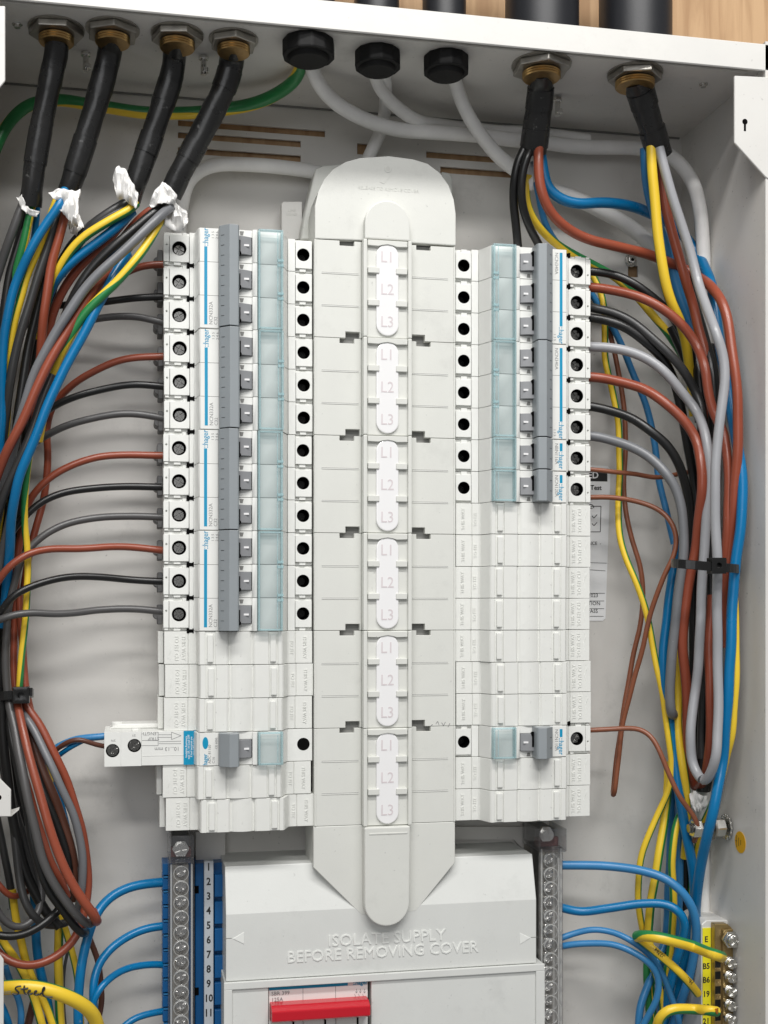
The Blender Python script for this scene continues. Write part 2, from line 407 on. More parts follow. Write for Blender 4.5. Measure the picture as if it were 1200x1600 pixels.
def tube(mb, P, nside=12, uv=None, phi=(0, 0), wob=0.0, taper=None, step=2.2, flat=None):
    """P: rows (x, d, z, r) in mm. phi: where the first colour faces at both ends (degrees; 0 = the viewer, 90 = up the image's left-hand side of travel)"""
    S = smooth_path(P, step)
    if wob and len(S) > 8:
        ln = np.concatenate([[0], np.cumsum(np.linalg.norm(np.diff(S[:, :3], axis=0), axis=1))])
        for q in range(3):
            S[:, q] += wob * (np.sin(ln / (9 + 6 * RNG.rand()) + 6 * RNG.rand()) + 0.6 * np.sin(ln / (4 + 2 * RNG.rand()) + 6 * RNG.rand()))
    C = S[:, :3]; r = S[:, 3]
    T = np.gradient(C, axis=0); T /= np.linalg.norm(T, axis=1)[:, None]
    view = np.array([0, 1.0, 0.0])
    N = view - (T @ view)[:, None] * T
    # keep the frame continuous where the cable runs along the view direction
    for i in range(len(N)):
        L = np.linalg.norm(N[i])
        if L < 0.3 and i > 0:
            q = N[i - 1] - (N[i - 1] @ T[i]) * T[i]; N[i] = q / np.linalg.norm(q)
        else: N[i] = N[i] / max(L, 1e-6)
    B = np.cross(T, N)
    k = nside + 1; n = len(C)
    a = np.linspace(0, 2 * math.pi, k)
    b0 = len(mb.v)
    V = C[:, None, :] + r[:, None, None] * (np.cos(a)[None, :, None] * N[:, None, :] + np.sin(a)[None, :, None] * B[:, None, :])
    V = V[:, :nside, :].reshape(-1, 3)
    mb.v += [tuple(p) for p in V]
    ph = np.radians(np.interp(np.linspace(0, 1, n), np.linspace(0, 1, len(phi)), phi))
    for i in range(n - 1):
        for j in range(nside):
            j2 = (j + 1) % nside
            mb.f.append((b0 + i * nside + j, b0 + i * nside + j2, b0 + (i + 1) * nside + j2, b0 + (i + 1) * nside + j)); mb.sm.append(True)
            if uv:
                u0, u1 = a[j] / 6.283185, a[j + 1] / 6.283185
                mb.uv += [(u0 - ph[i] / 6.283185, i / n), (u1 - ph[i] / 6.283185, i / n), (u1 - ph[i + 1] / 6.283185, (i + 1) / n), (u0 - ph[i + 1] / 6.283185, (i + 1) / n)]
    for i, rev in ((0, True), (n - 1, False)):
        f = [b0 + i * nside + j for j in range(nside)]
        mb.f.append(tuple(f[::-1] if rev else f)); mb.sm.append(False)
        if uv: mb.uv += [(0, 0)] * nside
    return S

def wall_depth(px):
    rx, ry = ray(px); return DC - XR / rx * ry
def clear_of_side(px, d):
    """the bundle on the right lies against the side wall, so it comes forward with it"""
    if px < 700: return d
    b = max(28.0, wall_depth(px) + 9.0)
    return b + (d - 28.0) * min(1.0, (99.0 - b) / 46.0) if b > 28.0 else d
def trace(pts, d, r):
    """[(px, py)] or [(px, py, depth)]; d one depth or (start, end); r in px"""
    n = len(pts)
    out = []
    for i, p in enumerate(pts):
        f = i / max(1, n - 1)
        dd = p[2] if len(p) > 2 else (d if not isinstance(d, tuple) else d[0] + (d[1] - d[0]) * f)
        dd = clear_of_side(p[0], dd)
        rr = r if not isinstance(r, tuple) else r[0] + (r[1] - r[0]) * f
        x, q, z = W(p[0], p[1], dd)
        out.append((x, q, z, rr * mmpx(p[0], dd)))
    return out
NAMES = dict(brown='brown_cable', orange='brown_cable', dbrown='brown_cable', black='black_cable', charcoal='black_cable', dgrey='grey_cable', mgrey='grey_cable', lgrey='grey_cable',
             blue='blue_cable', lblue='blue_cable', white_pvc='white_cable', gy='earth_cable', yg='earth_cable', yw='earth_cable', gg='earth_cable')
GROUPS = dict(brown_cable='brown cables', black_cable='black cables', grey_cable='grey cables', blue_cable='blue cables', white_cable='white cables', earth_cable='green and yellow earth cables')
def cable(m, label, pts, d, r, phi=(0, 0), nside=12, name=None):
    mb = MB(); P = trace(pts, d, r)
    stripe = m in ('gy', 'yg', 'gg', 'yw')
    tube(mb, P, 16 if stripe else nside, uv=stripe, phi=phi, wob=0.16)
    nm = name or NAMES[m]
    return single(nm, mb, m, label, 'cable', P[0][:3], GROUPS.get(nm))
# ================================================================ the steel box
wall = MB()
slots = []
def slot(x0, y0, x1, y1, h):
    xa, xb = X(x0, 0), X(x1, 0); zc = (Z(x0, y0, 0) + Z(x1, y1, 0)) / 2
    slots.append((xa, xb, zc - h / 2, zc + h / 2))
slot(278, 192, 508, 209, 3.6); slot(278, 209, 470, 227, 3.6); slot(278, 232, 470, 250, 3.6)
slot(666, 240, 790, 252, 3.8); slot(688, 263, 800, 275, 3.8)
kx, _, kz = W(989, 424, 0); slots.append((kx - 3.2, kx + 3.2, kz - 3.5, kz + 3.5))
kx2, _, kz2 = W(567, 233, 0); slots.append((kx2 - 3.4, kx2 + 3.4, kz2 - 3.2, kz2 + 3.2))
xs = sorted({XL - 2, XR + 2} | {q for s in slots for q in s[:2]}); zs = sorted({ZB, ROOF + 2} | {q for s in slots for q in s[2:]})
for i in range(len(xs) - 1):
    for j in range(len(zs) - 1):
        cx_, cz_ = (xs[i] + xs[i + 1]) / 2, (zs[j] + zs[j + 1]) / 2
        if any(a < cx_ < b and c < cz_ < e for a, b, c, e in slots): continue
        q = [(xs[i], zs[j]), (xs[i + 1], zs[j]), (xs[i + 1], zs[j + 1]), (xs[i], zs[j + 1])]
        wall.add([(x, 0, z) for x, z in q], [(0, 1, 2, 3)])
for a, b, c, e in slots:      # folded depth of each slot
    wall.add([(a, 0, c), (b, 0, c), (b, 0, e), (a, 0, e), (a, -1.5, c), (b, -1.5, c), (b, -1.5, e), (a, -1.5, e)], [(0, 4, 5, 1), (1, 5, 6, 2), (2, 6, 7, 3), (3, 7, 4, 0)])
enc = thing('steel_enclosure', 'open pale grey painted steel cabinet that surrounds all the breakers and cables', 'cabinet', (XC, 0, ZB))
part('back_wall', wall, 'box', enc)
part('side_wall', MB().box(XR, XR + 2, 0, BD, ZB, ROOF + 14), 'box', enc)
part('side_wall', MB().box(XL - 2, XL, 0, BD, ZB, ROOF + 14), 'box', enc)
part('roof', MB().box(XL, XR, 0, BD - 1.2, ROOF, ROOF + 2), 'box', enc)
A0 = (W(127, 71, 51), W(975, 150, 51))
part('roof_seam', MB().box(XL + 6, XR - 8, 49.4, 50.0, ROOF - 0.5, ROOF), 'shade', enc)
part('roof_seam', MB().box(XL + 2, XR - 2, 0.4, 1.2, ROOF - 1.0, ROOF), 'shade', enc)
part('gland_plate', MB().box(XL + 6, XR - 8, 50.5, BD - 5, ROOF - 1.2, ROOF - 0.02), 'box', enc, bev=0.3)
part('front_lip', MB().box(XL - 2, XR + 4, BD - 1.2, BD, ROOF - 1.8, ROOF + 12.6), 'lip', enc, bev=0.5)
part('front_flange', MB().box(X(1196.2, 100), X(1215, 100), BD - 1, BD + 0.4, ZB, Z(1198, 276, 100)), 'lip', enc, bev=0.3)
# corner brackets of the door frame
def bracket(pts, d=BD + 1.0, t=1.5, name='corner_bracket'):
    return part(name, MB().prism([(X(x, d), Z(x, y, d)) for x, y in pts], d - t, d), 'lip', enc, bev=0.3)
bk = bracket([(1148, 118), (1230, 122), (1230, 300), (1196, 276), (1148, 223)])
kh = W(1164, 190, BD + 1.1)
part('keyhole', MB().cyl((kh[0], BD + 1.0, kh[2]), 1.5, 0.15, 'd').box(kh[0] - 0.6, kh[0] + 0.6, BD + 1.0, BD + 1.14, kh[2] - 5, kh[2]), 'dark', bk)
bracket([(-40, 9), (8, 9), (8, 126), (0, 136), (-40, 160)])
b2 = bracket([(-40, 1200), (0, 1217), (17, 1234), (17, 1276), (-40, 1276)])
bx, _, bz = W(17, 1276, BD)
part('bracket_return', MB().prism([(bx - 22, bz), (bx + 0.0, bz), (bx + 0.0, bz + 2.0), (bx - 22, bz + 2.0)], BD - 9, BD - 0.6).add([(bx, BD - 9, bz + 2), (bx, BD - 0.6, bz), (bx + 3.2, BD - 9, bz + 3), (bx + 3.4, BD - 3, bz + 2.6)], [(0, 1, 3, 2)]), 'lip', enc)
part('bracket_hole', MB().cyl((X(-2, BD + 1), BD + 0.95, Z(0, 1246, BD + 1)), 1.3, 0.12, 'd'), 'dark', b2)
bracket([(-40, 1488), (0, 1492), (5.5, 1500), (5.5, 1640), (-40, 1640)])

# wooden board the cabinet hangs on
wb = struct('wall', MB().box(-520, 900, -16, -3.5, -420, 560), 'wood', (0, 0, 0))
# small fixings in the gland plate and the back wall
def gland_screw(px, py, long=True, lab=''):
    x, d, z = on_roof(px, py)
    L = 11 if long else 3
    t = thing('fixing_screw', lab, 'screw', (x, d, z), 'screws through the cabinet roof')
    part('shank', MB().cyl((x, d, z - L), 1.5, L - 1.4, 'z', 10), 'zinc', t)
    part('nut', MB().cyl((x, d, z - 3.2 if long else z - 1.8), 2.7, 2.0 if long else 1.6, 'z', 6, smooth=False), 'zinc', t, bev=0.2)
    if long: part('nut', MB().cyl((x + 0.9, d + 0.6, z - L + 1.0), 2.1, 2.4, 'z', 6, smooth=False), 'zinc', t, bev=0.2)
gland_screw(27, 34, False, 'small zinc screw in the roof beside the top left bracket')
gland_screw(134, 78, True, 'long zinc screw hanging from the roof between the first two black sleeves')
gland_screw(318, 84, True, 'long zinc screw hanging from the roof between third and fourth black sleeves')
gland_screw(871, 150, True, 'long zinc screw hanging from the roof right of the fifth black sleeve')
gland_screw(1099, 128, False, 'small zinc screw in the roof near the top right bracket')
sx, _, sz = W(989, 405, 4)
t = thing('wall_screw', 'round headed zinc screw in a keyhole of the back wall', 'screw', (sx, 0, sz))
part('washer', MB().cyl((sx, 0.1, sz), 3.9, 1.2, 'd', 24), 'zinc', t, bev=0.3)
part('head', MB().cyl((sx, 1.3, sz), 3.4, 2.2, 'd', 24, r2=2.2), 'zinc', t, bev=0.5, seg=2)
part('socket', MB().cyl((sx, 3.5, sz), 1.1, 0.1, 'd', 6, smooth=False), 'dark', t)

# things above the roof, in front of the wooden board
def duct(x0, x1, lab, d=70):
    xa, xb = X(x0, d), X(x1, d); c = (xa + xb) / 2; r = (xb - xa) / 2
    t = thing('black_conduit', lab, 'conduit', (c, d, ROOF + 2), 'black conduits standing on the cabinet roof')
    part('tube', MB().cyl((c, d, ROOF + 2.1), r * 0.97, 120, 'z', 32), 'duct', t)
    part('collar', MB().cyl((c, d, ROOF + 2.05), r, 9, 'z', 32), 'duct', t, bev=0.5)
duct(790, 903, 'broad black conduit above the roof over the fifth black sleeve')
duct(938, 1047, 'broad black conduit above the roof nearest the right hand end of the wood')
duct(660, 728, 'black conduit above the roof over the third rubber gland', 66)
duct(553, 624, 'black conduit above the roof over the second rubber gland', 66)
duct(440, 524, 'black conduit above the roof over the first rubber gland', 64)

# ================================================================ cable glands in the roof
def sector_head(mb, c, r, d0, d1, slot_w=0.7, n=5, rot=0.3):
    """four raised quarters round a cross slot"""
    for q in range(4):
        a0 = rot + q * math.pi / 2
        g = slot_w / r
        pts = [(c[0] + slot_w * 0.75 * (math.cos(a0 + math.pi / 4)) * 1.4, c[2] + slot_w * 0.75 * math.sin(a0 + math.pi / 4) * 1.4)]
        for i in range(n + 1):
            a = a0 + g + (math.pi / 2 - 2 * g) * i / n
            pts.append((c[0] + r * math.cos(a), c[2] + r * math.sin(a)))
        mb.prism(pts, d0, d1)
    return mb

def brass_gland(px, py, rn, rb, lab, rot=0.2):
    x, d, z = on_roof(px, py)
    t = thing('brass_gland', lab, 'cable gland', (x, d, z), 'brass cable glands under the roof')
    part('washer', MB().cyl((x, d, z - 2.0), rn * 1.02, 0.9, 'z', 32), 'nut', t)
    part('lock_nut', MB().cyl((x, d, z - 5.2), rn, 3.2, 'z', 6, smooth=False, a0=rot), 'nut', t, bev=0.6, seg=2)
    th = MB()
    for k in range(3): th.cyl((x, d, z - 6.0 - 1.2 * k), rb, 0.6, 'z', 28, r2=rb * 0.94).cyl((x, d, z - 6.6 - 1.2 * k), rb * 0.94, 0.6, 'z', 28, r2=rb)
    part('thread', th, 'brass', t)
    return (x, d, z)
G = [brass_gland(88, 40, 13.5, 8.6, 'leftmost brass gland, its nut holding the first black sleeve', 0.1),
     brass_gland(176, 41, 13.0, 8.6, 'brass gland on the second black sleeve from the left', 0.45),
     brass_gland(277, 49, 13.0, 8.8, 'brass gland on the third black sleeve from the left', 0.2),
     brass_gland(365, 57, 12.2, 8.3, 'brass gland on the fourth black sleeve, just left of the first rubber gland', 0.5),
     brass_gland(846, 97, 15.5, 10.2, 'brass gland on the fifth black sleeve, right of the three rubber glands', 0.6),
     brass_gland(992, 111, 14.6, 10.6, 'brass gland nearest the top right bracket', 0.3)]
def rubber_gland(px, py, r, h, lab):
    x, d, z = on_roof(px, py)
    t = thing('rubber_gland', lab, 'cable gland', (x, d, z), 'black rubber glands under the roof')
    part('flange', MB().cyl((x, d, z - 9.5), r, 8.3, 'z', 12, smooth=False), 'rubber', t, bev=0.9, seg=2)
    part('seal', MB().cyl((x, d, z - 11.6), r * 0.72, 2.2, 'z', 24, r2=r * 0.82), 'rubber', t, bev=0.5, seg=2)
rubber_gland(482, 61, 13.4, 13, 'black rubber gland holding one earth cable and one white cable')
rubber_gland(590, 78, 12.0, 12, 'black rubber gland holding two white cables')
rubber_gland(697, 86, 12.0, 13, 'black rubber gland holding a single white cable')

# black sleeves
def sleeve(start, pts, d, r, lab):
    x, dd, z = start
    P = [(x, dd, z - 3, r[0] * mmpx(pts[0][0], d[0]))] + trace(pts, d, r)
    mb = MB(); S = smooth_path(P, 3.0)
    n = 24
    S2 = S.copy()
    tube(mb, P, n, step=3.0)
    # creases of the tape: the surface is pushed in and out a little
    V = np.array(mb.v); seed = RNG.rand() * 50
    c = V.mean(axis=0)
    for i, v in enumerate(V):
        j = min(i // n, len(S) - 1); ctr = S[j, :3]; k = i % n
        w_ = 1 + 0.028 * math.sin(j * 0.55 + k * 0.5 + seed) + 0.02 * math.sin(j * 1.7 - k * 0.9 + seed) + (0.05 if (j + int(seed)) % 17 == 0 else 0)
        V[i] = ctr + (v - ctr) * w_
    mb.v = [tuple(q) for q in V]
    t = thing('black_sleeve', lab, 'cable sleeve', (x, dd, z), 'black taped sleeves hanging from the brass glands')
    part('sleeve', mb, 'blacktube', t)
    # tape edges wound round it
    for fpos in [0.25 + 0.5 * RNG.rand(), 0.62 + 0.2 * RNG.rand()]:
        j = int(len(S) * fpos); b = MB()
        q = S[max(0, j - 1):j + 3].copy(); q[:, 3] *= 1.06
        tube(b, q, n, step=3.0); part('tape_edge', b, 'blacktube', t)
sleeve(G[0], [(90, 75), (82, 110), (70, 170), (58, 235), (51, 285), (48, 322)], (70, 52), (18, 16.5), 'leftmost black sleeve with a frayed white end')
sleeve(G[1], [(173, 75), (165, 110), (148, 170), (131, 225), (117, 270), (107, 300)], (68, 52), (19, 17), 'second black sleeve from the left, with a big torn white wrap')
sleeve(G[2], [(272, 85), (272, 105), (262, 140), (245, 190), (228, 240), (212, 285), (203, 312)], (66, 50), (18.5, 17), 'third black sleeve from the left, bent and wrapped in white at its end')
sleeve(G[3], [(363, 88), (360, 110), (345, 150), (322, 195), (298, 240), (277, 280), (266, 305)], (66, 50), (19, 17.5), 'fourth black sleeve, most slanted, ending just above the breakers')
sleeve(G[4], [(846, 125), (843, 160), (838, 200), (833, 238)], (74, 52), (20, 21), 'fifth black sleeve, hanging straight right of the rubber glands')
sleeve(G[5], [(1000, 140), (1010, 175), (1021, 210), (1031, 243)], (76, 58), (21, 19), 'rightmost black sleeve under the top right corner')

# torn white tissue round the sleeve ends
def tissue(poly, d, lab, n=9, amp=4.0, seed=1):
    """a crumpled sheet: the outline is triangulated over a jittered grid and folded"""
    rs = np.random.RandomState(seed)
    pts = [(X(x, d), Z(x, y, d)) for x, y in poly]
    bm = bmesh.new()
    vs = [bm.verts.new((x, 0, z)) for x, z in pts]
    bm.faces.new(vs)
    bmesh.ops.triangulate(bm, faces=bm.faces)
    for _ in range(2): bmesh.ops.subdivide_edges(bm, edges=bm.edges, cuts=1, use_grid_fill=True)
    bmesh.ops.triangulate(bm, faces=bm.faces)
    cx_, cz_ = np.mean([p[0] for p in pts]), np.mean([p[1] for p in pts])
    f1, f2, f3 = rs.rand(3) * 6
    mb = MB()
    for v in bm.verts:
        x, z = v.co.x, v.co.z
        u, q = x - cx_, z - cz_
        dd = d + amp * (0.5 * math.sin(0.55 * u + 0.3 * q + f1) + 0.35 * math.sin(0.9 * q - 0.5 * u + f2) + 0.3 * math.sin(1.7 * u + f3)) - 0.012 * (u * u + q * q) + rs.randn() * 0.15
        mb.v.append((x + rs.randn() * 0.2, dd, z + rs.randn() * 0.2))
    bm.verts.index_update()
    for f in bm.faces: mb.f.append(tuple(v.index for v in f.verts)); mb.sm.append(True)
    bm.free()
    o = single('tissue_wrap', mb, 'tissue', lab, 'tissue wrap', (cx_, d, cz_), 'torn white wraps at the sleeve ends')
    so = o.modifiers.new('thickness', 'SOLIDIFY'); so.thickness = 0.00025
    return o
tissue([(24, 308), (34, 303), (40, 318), (48, 328), (62, 330), (58, 338), (44, 334), (34, 328)], 58, 'small frayed white wrap at the end of the leftmost sleeve', amp=2, seed=4)
tissue([(76, 300), (92, 293), (108, 298), (126, 296), (122, 312), (116, 330), (122, 352), (112, 349), (104, 336), (96, 330), (92, 326), (98, 312), (84, 311)], 66, 'torn white wrap hanging over the blue cable below the second sleeve', amp=2.5, seed=9)
tissue([(106, 330), (118, 322), (124, 336), (132, 356), (122, 362), (120, 368), (112, 364), (106, 352)], 52, 'dim lower shred of white wrap behind the second sleeve', amp=3, seed=5)
tissue([(176, 272), (185, 258), (196, 262), (206, 285), (216, 300), (214, 318), (212, 326), (204, 318), (192, 310), (182, 308), (181, 288)], 66, 'white wrap leaning up against the third black sleeve', amp=2.5, seed=11)
tissue([(238, 306), (254, 281), (264, 290), (276, 305), (274, 318), (262, 318), (250, 320), (236, 324), (232, 320)], 67, 'upper white wrap at the end of the fourth sleeve', amp=2.5, seed=14)
tissue([(262, 316), (274, 318), (284, 326), (290, 324), (292, 336), (294, 348), (288, 360), (272, 360), (252, 352), (254, 340)], 62, 'fan shaped white wrap just above the top left breaker', amp=3.5, seed=21)
tissue([(808, 239), (822, 238), (816, 248), (806, 258)], 50, 'small white wrap left under the fifth sleeve', amp=1, seed=2)
tissue([(829, 252), (833, 250), (834, 290), (832, 298), (824, 296), (826, 272)], 46, 'narrow white strip between black and brown cables under the fifth sleeve', amp=0.8, seed=3)
tissue([(1080, 1242), (1088, 1235), (1094, 1243), (1104, 1244), (1103, 1262), (1096, 1270), (1086, 1268), (1080, 1256)], 54, 'scrap of white wrap below the grey cable loop', amp=2, seed=8)

# ================================================================ mounting pan behind the modules
pan = thing('mounting_pan', 'pale steel tray behind the breakers and the central shroud', 'mounting tray', (XC, 0, ZR(17)))
part('tray', MB().box(XC - 96, XC + 96, 2, 6, ZR(18) - 44, ZR(0) + 6), 'box', pan, bev=0.5)
part('rail', MB().box(XC - 88, XC - 56, 6.1, 12, ZR(17) - 6, ZR(0) + 6), 'shade', pan)
part('rail', MB().box(XC + 56, XC + 88, 6.1, 12, ZR(17) - 6, ZR(0) + 6), 'shade', pan)

# ================================================================ modules on the left and right of the column
# written for the left side; local x = 80 - a, with a the distance from the column's centre line. The right side is the same turned 180 degrees.
AO = 80.0
def lx(a): return AO - a
def prof(pts): return [(lx(a), d) for a, d in pts]
POLE = prof([(118.2, 14), (118.2, 38.0), (103.4, 38.0), (103.4, 47.9), (102.2, 48.2), (101.0, 56.6), (100.4, 57.6), (91, 58), (81, 58), (73.0, 58), (73.0, 59.6), (70.6, 60.2),
             (70.3, 58.2), (57.4, 58.2), (56.8, 56.5), (53.2, 48.2), (52.9, 35.5), (39.6, 35.5), (39.6, 14)])
def screw_mesh(r, d, m):
    mb = MB().cyl((0, d - 2.5, 0), r, 2.2, 'd', 20)
    sector_head(mb, (0, 0, 0), r * 0.96, d - 0.4, d + 0.5, 0.55)
    return mb.mesh('screw', m, bev=0.14)
_H = 8.62
def make_pole():
    mb = MB().profile(POLE, -_H, _H)
    # terminal blocks with their screw wells
    mb.holed(lx(118.5), lx(115.7), -7.05, 7.05, 38.0, 47.8, lx(117.0), 1.8, 0.55, 1.5, 8)
    mb.holed(lx(115.45), lx(105.3), -7.05, 7.05, 38.0, 48.0, lx(110.4), 0, 3.75, 5.0, 24)
    mb.box(lx(105.05), lx(103.0), 43.5, 48.0, -_H, _H)
    mb.box(lx(52.9), lx(49.0), 43.5, 48.0, -_H, _H)
    mb.holed(lx(48.75), lx(39.9), -6.9, 7.4, 35.5, 48.0, lx(44.6), 0.4, 3.4, 9.0, 24)
    for s in (-1, 1):
        mb.box(lx(118.15), lx(103.45), 38.0, 46.0, s * 7.0, s * _H)
        mb.box(lx(52.85), lx(39.65), 35.5, 46.0, s * 7.0, s * _H)
    for a0, a1, z0, z1 in ((118.0, 116.0, -8.4, -7.3), (113.2, 109.6, -_H, -7.0), (108.6, 106.6, 7.1, _H), (46.6, 43.2, -_H, -6.9)):
        mb.box(lx(a0), lx(a1), 43.5, 47.4, z0, z1)
    me = mb.mesh('pole', 'white', bev=0.12)
    return me
ME = {}
ME['pole'] = make_pole()
ME['screw'] = screw_mesh(2.85, 44.4, 'screw')
ME['screw_deep'] = screw_mesh(2.2, 40.2, 'screwdark')
def shade_liner(r, d0, d1, n=24):  # black lining paints the darkness of a deep hole in white plastic
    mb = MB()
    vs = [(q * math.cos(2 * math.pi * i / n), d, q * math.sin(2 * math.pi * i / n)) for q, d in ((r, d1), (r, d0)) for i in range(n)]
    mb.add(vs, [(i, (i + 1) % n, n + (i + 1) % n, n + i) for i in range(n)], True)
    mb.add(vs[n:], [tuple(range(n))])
    return mb.mesh('screw_well_shade', 'dark')
ME['well_o'] = shade_liner(3.68, 43.05, 47.7); ME['well_i'] = shade_liner(3.34, 39.05, 47.75)
def curved_block(a0, a1, d0, d1, z0, z1, n=6):
    pts = [(a0, d0)]
    for i in range(n + 1):
        f = i / n; pts.append((a0 + (a1 - a0) * f, d1 - (1 - f) * 0.0 - 1.6 * (2 * f - 1) ** 2 if False else d1 - 2.2 * f * f))
    pts.append((a1, d0))
    return MB().profile(prof(pts), z0, z1)
ME['toggle'] = curved_block(81.5, 73.5, 57, 61.2, -4.7, 4.7).mesh('toggle', 'grip2', bev=0.15)
ME['toggle_gap_shade'] = MB().box(lx(81.5), lx(73.15), 57.5, 58.2, -4.85, 4.85).mesh('toggle_gap_shade', 'dark')  # black plate on the face paints the dark of the gap round the toggle
ME['toggle_mark'] = MB().box(lx(78.7), lx(74.9), 59.0, 60.66, -0.5, 0.5).mesh('toggle_mark', 'tag')
ME['toggle_slot'] = MB().box(lx(81.3), lx(79.5), 59.6, 61.5, -4.7, 2.4).cyl((lx(80.3), 59.6, -4.5), 1.3, 1.9, 'd', 12).mesh('toggle_slot', 'dark')
ME['gauge_mark'] = MB().prism([(lx(79.6), 7.9), (lx(77.4), 7.9), (lx(77.9), 5.9), (lx(79.2), 5.9)], 57.8, 58.2).mesh('gauge_mark', 'shade')
ME['link_clip'] = MB().box(lx(106.4), lx(105.0), 46.5, 48.35, -1.3, 1.3).box(lx(105.0), lx(103.4), 46.5, 48.45, -0.9, 0.9).box(lx(103.4), lx(102.7), 46.5, 48.35, -1.3, 1.3).mesh('link_clip', 'dark', bev=0.1)
ME['cable_clamp'] = MB().box(lx(121.2), lx(118.3), 12, 26, -5.6, 5.2).cyl((lx(121.0), 12, -0.6), 2.4, 12, 'd', 14).mesh('cable_clamp', 'clampm', bev=0.4)

def bar_mesh(h):
    pts = prof([(90.6, 58.3), (90.6, 63.2), (89.6, 64.2), (85.6, 67.8), (81.2, 67.0), (80.5, 65.8), (80.5, 58.3)])
    return MB().profile(pts, -h, h).mesh('handle_bar', 'grip', bev=0.25, seg=2)
def tick_mesh(h):
    mb = MB(); n = int(2 * h / 5.0)
    for i in range(1, n):
        z = -h + 2 * h * i / n
        mb.add([(lx(90.64), 62.4, z - .12), (lx(90.64), 62.4, z + .12), (lx(89.66), 64.28, z + .12), (lx(89.66), 64.28, z - .12)], [(0, 1, 2, 3)])
        mb.add([(lx(89.66), 64.26, z - .12), (lx(89.66), 64.26, z + .12), (lx(88.2), 65.6, z + .12), (lx(88.2), 65.6, z - .12)], [(0, 1, 2, 3)])
    return mb.mesh('bar_notches', 'ink_black')
def window_mesh(h):
    mb = MB().box(lx(69.9), lx(57.6), 61.2, 61.9, -h, h)
    return mb.mesh('label_window', 'clear', bev=0.1)
def rim_mesh(h, n):
    mb = MB()
    mb.box(lx(70.2), lx(69.2), 58.4, 62.5, -h, h); mb.box(lx(58.3), lx(57.2), 58.4, 62.5, -h, h)
    mb.box(lx(69.2), lx(58.3), 60.6, 62.5, h - 1.0, h); mb.box(lx(69.2), lx(58.3), 60.6, 62.5, -h, -h + 1.0)
    mb.box(lx(60.3), lx(59.8), 61.9, 62.3, -h + 1.4, h - 1.4)
    for k in range(n - 1):
        z = -h + 2 * h * (k + 1) / n
        mb.box(lx(60.2), lx(57.0), 61.8, 63.1, z - 2.0, z - 0.6); mb.box(lx(60.2), lx(57.0), 61.8, 63.1, z + 0.6, z + 2.0)
    return mb.mesh('window_rim', 'clear_e', bev=0.15)
def plate_mesh(h):
    return MB().box(lx(100.3), lx(90.7), 57.6, 58.35, -h, h).mesh('name_plate', 'white', bev=0.15)

SYM = '1 3 5\n2 4 6'
def make_breaker(n, code, code2, label, right=False, stripe=(None, None)):
    h = n * 8.75 - 0.28
    t = thing('circuit_breaker', label, 'circuit breaker', (XC, 0, 0), 'triple circuit breakers' if n == 3 else 'single circuit breakers')
    for k in range(n):
        z = (n - 1) * 8.75 - 17.5 * k
        p = lpart('pole', ME['pole'], t, (0, 0, z))
        lpart('screw', ME['screw'], p, (lx(110.4), 0, 0)).rotation_euler = (0, RNG.rand() * 3, 0)
        lpart('screw', ME['screw_deep'], p, (lx(44.6), 0, 0.4)).rotation_euler = (0, RNG.rand() * 3, 0)
        lpart('screw_well_shade', ME['well_o'], p, (lx(110.4), 0, 0)); lpart('screw_well_shade', ME['well_i'], p, (lx(44.6), 0, 0.4))
        lpart('toggle_gap_shade', ME['toggle_gap_shade'], p)
        lpart('toggle', ME['toggle'], p); lpart('toggle_mark', ME['toggle_mark'], p); lpart('toggle_slot', ME['toggle_slot'], p)
        lpart('gauge_mark', ME['gauge_mark'], p)
        lpart('cable_clamp', ME['cable_clamp'], p)
        if k < n - 1 or n == 3 or True: lpart('link_clip', ME['link_clip'], p, (0, 0, -8.7))
    np_ = lpart('name_plate', plate_mesh(h), t)
    lpart('handle_bar', bar_mesh(h), t); lpart('bar_notches', tick_mesh(h), t)
    lpart('label_window', window_mesh(h), t); lpart('window_rim', rim_mesh(h, n), t)
    big = n == 3
    top = h - (12.2 if big else 0.9)
    lpart('blue_stripe', MB().box(lx(98.0), lx(96.4), 58.0, 58.42, -h + 1.8, h - 9.6 if big else -h + 6.2).mesh('blue_stripe', 'cyan'), np_)
    lpart('lettering', text_mesh('::hager', 4.1, 'cyan', rot=90, align='LEFT', bold=0.03, sx=0.86, valign='CENTER'), np_, (lx(97.2), 58.36, h - 9.4 if big else -h + 6.6))
    lpart('lettering', text_mesh(code, 2.7, 'ink', rot=90, align='LEFT', sx=1.0), np_, (lx(94.5), 58.36, -h + 1.8))
    if code2: lpart('lettering', text_mesh(code2, 2.5, 'ink', rot=90, align='LEFT'), np_, (lx(92.0), 58.36, -h + 1.8))
    if big: lpart('lettering', text_mesh(SYM, 1.9, 'ink', rot=90, align='RIGHT', line=1.1), np_, (lx(92.4), 58.36, h - 1.5))
    if big:
        for k in (1, 2): lpart('joint', MB().box(lx(100.2), lx(90.7), 58.2, 58.37, h - 17.5 * k - 0.12, h - 17.5 * k + 0.12).mesh('joint', 'shade'), np_)
    return t
def place(t, row, n, right=False):
    z = ZR(row) - (n - 1) * 8.75
    x = XC + (AO if right else -AO)
    t.location = (x * M, 0, z * M)
    if right: t.rotation_euler = (0, math.pi, 0)
    t['org'] = (x, 0.0, z)
proto3 = make_breaker(3, 'NCN332A', 'C32', 'top triple breaker of the left column, under the white tissue, code NCN332A')
place(proto3, 0, 3)
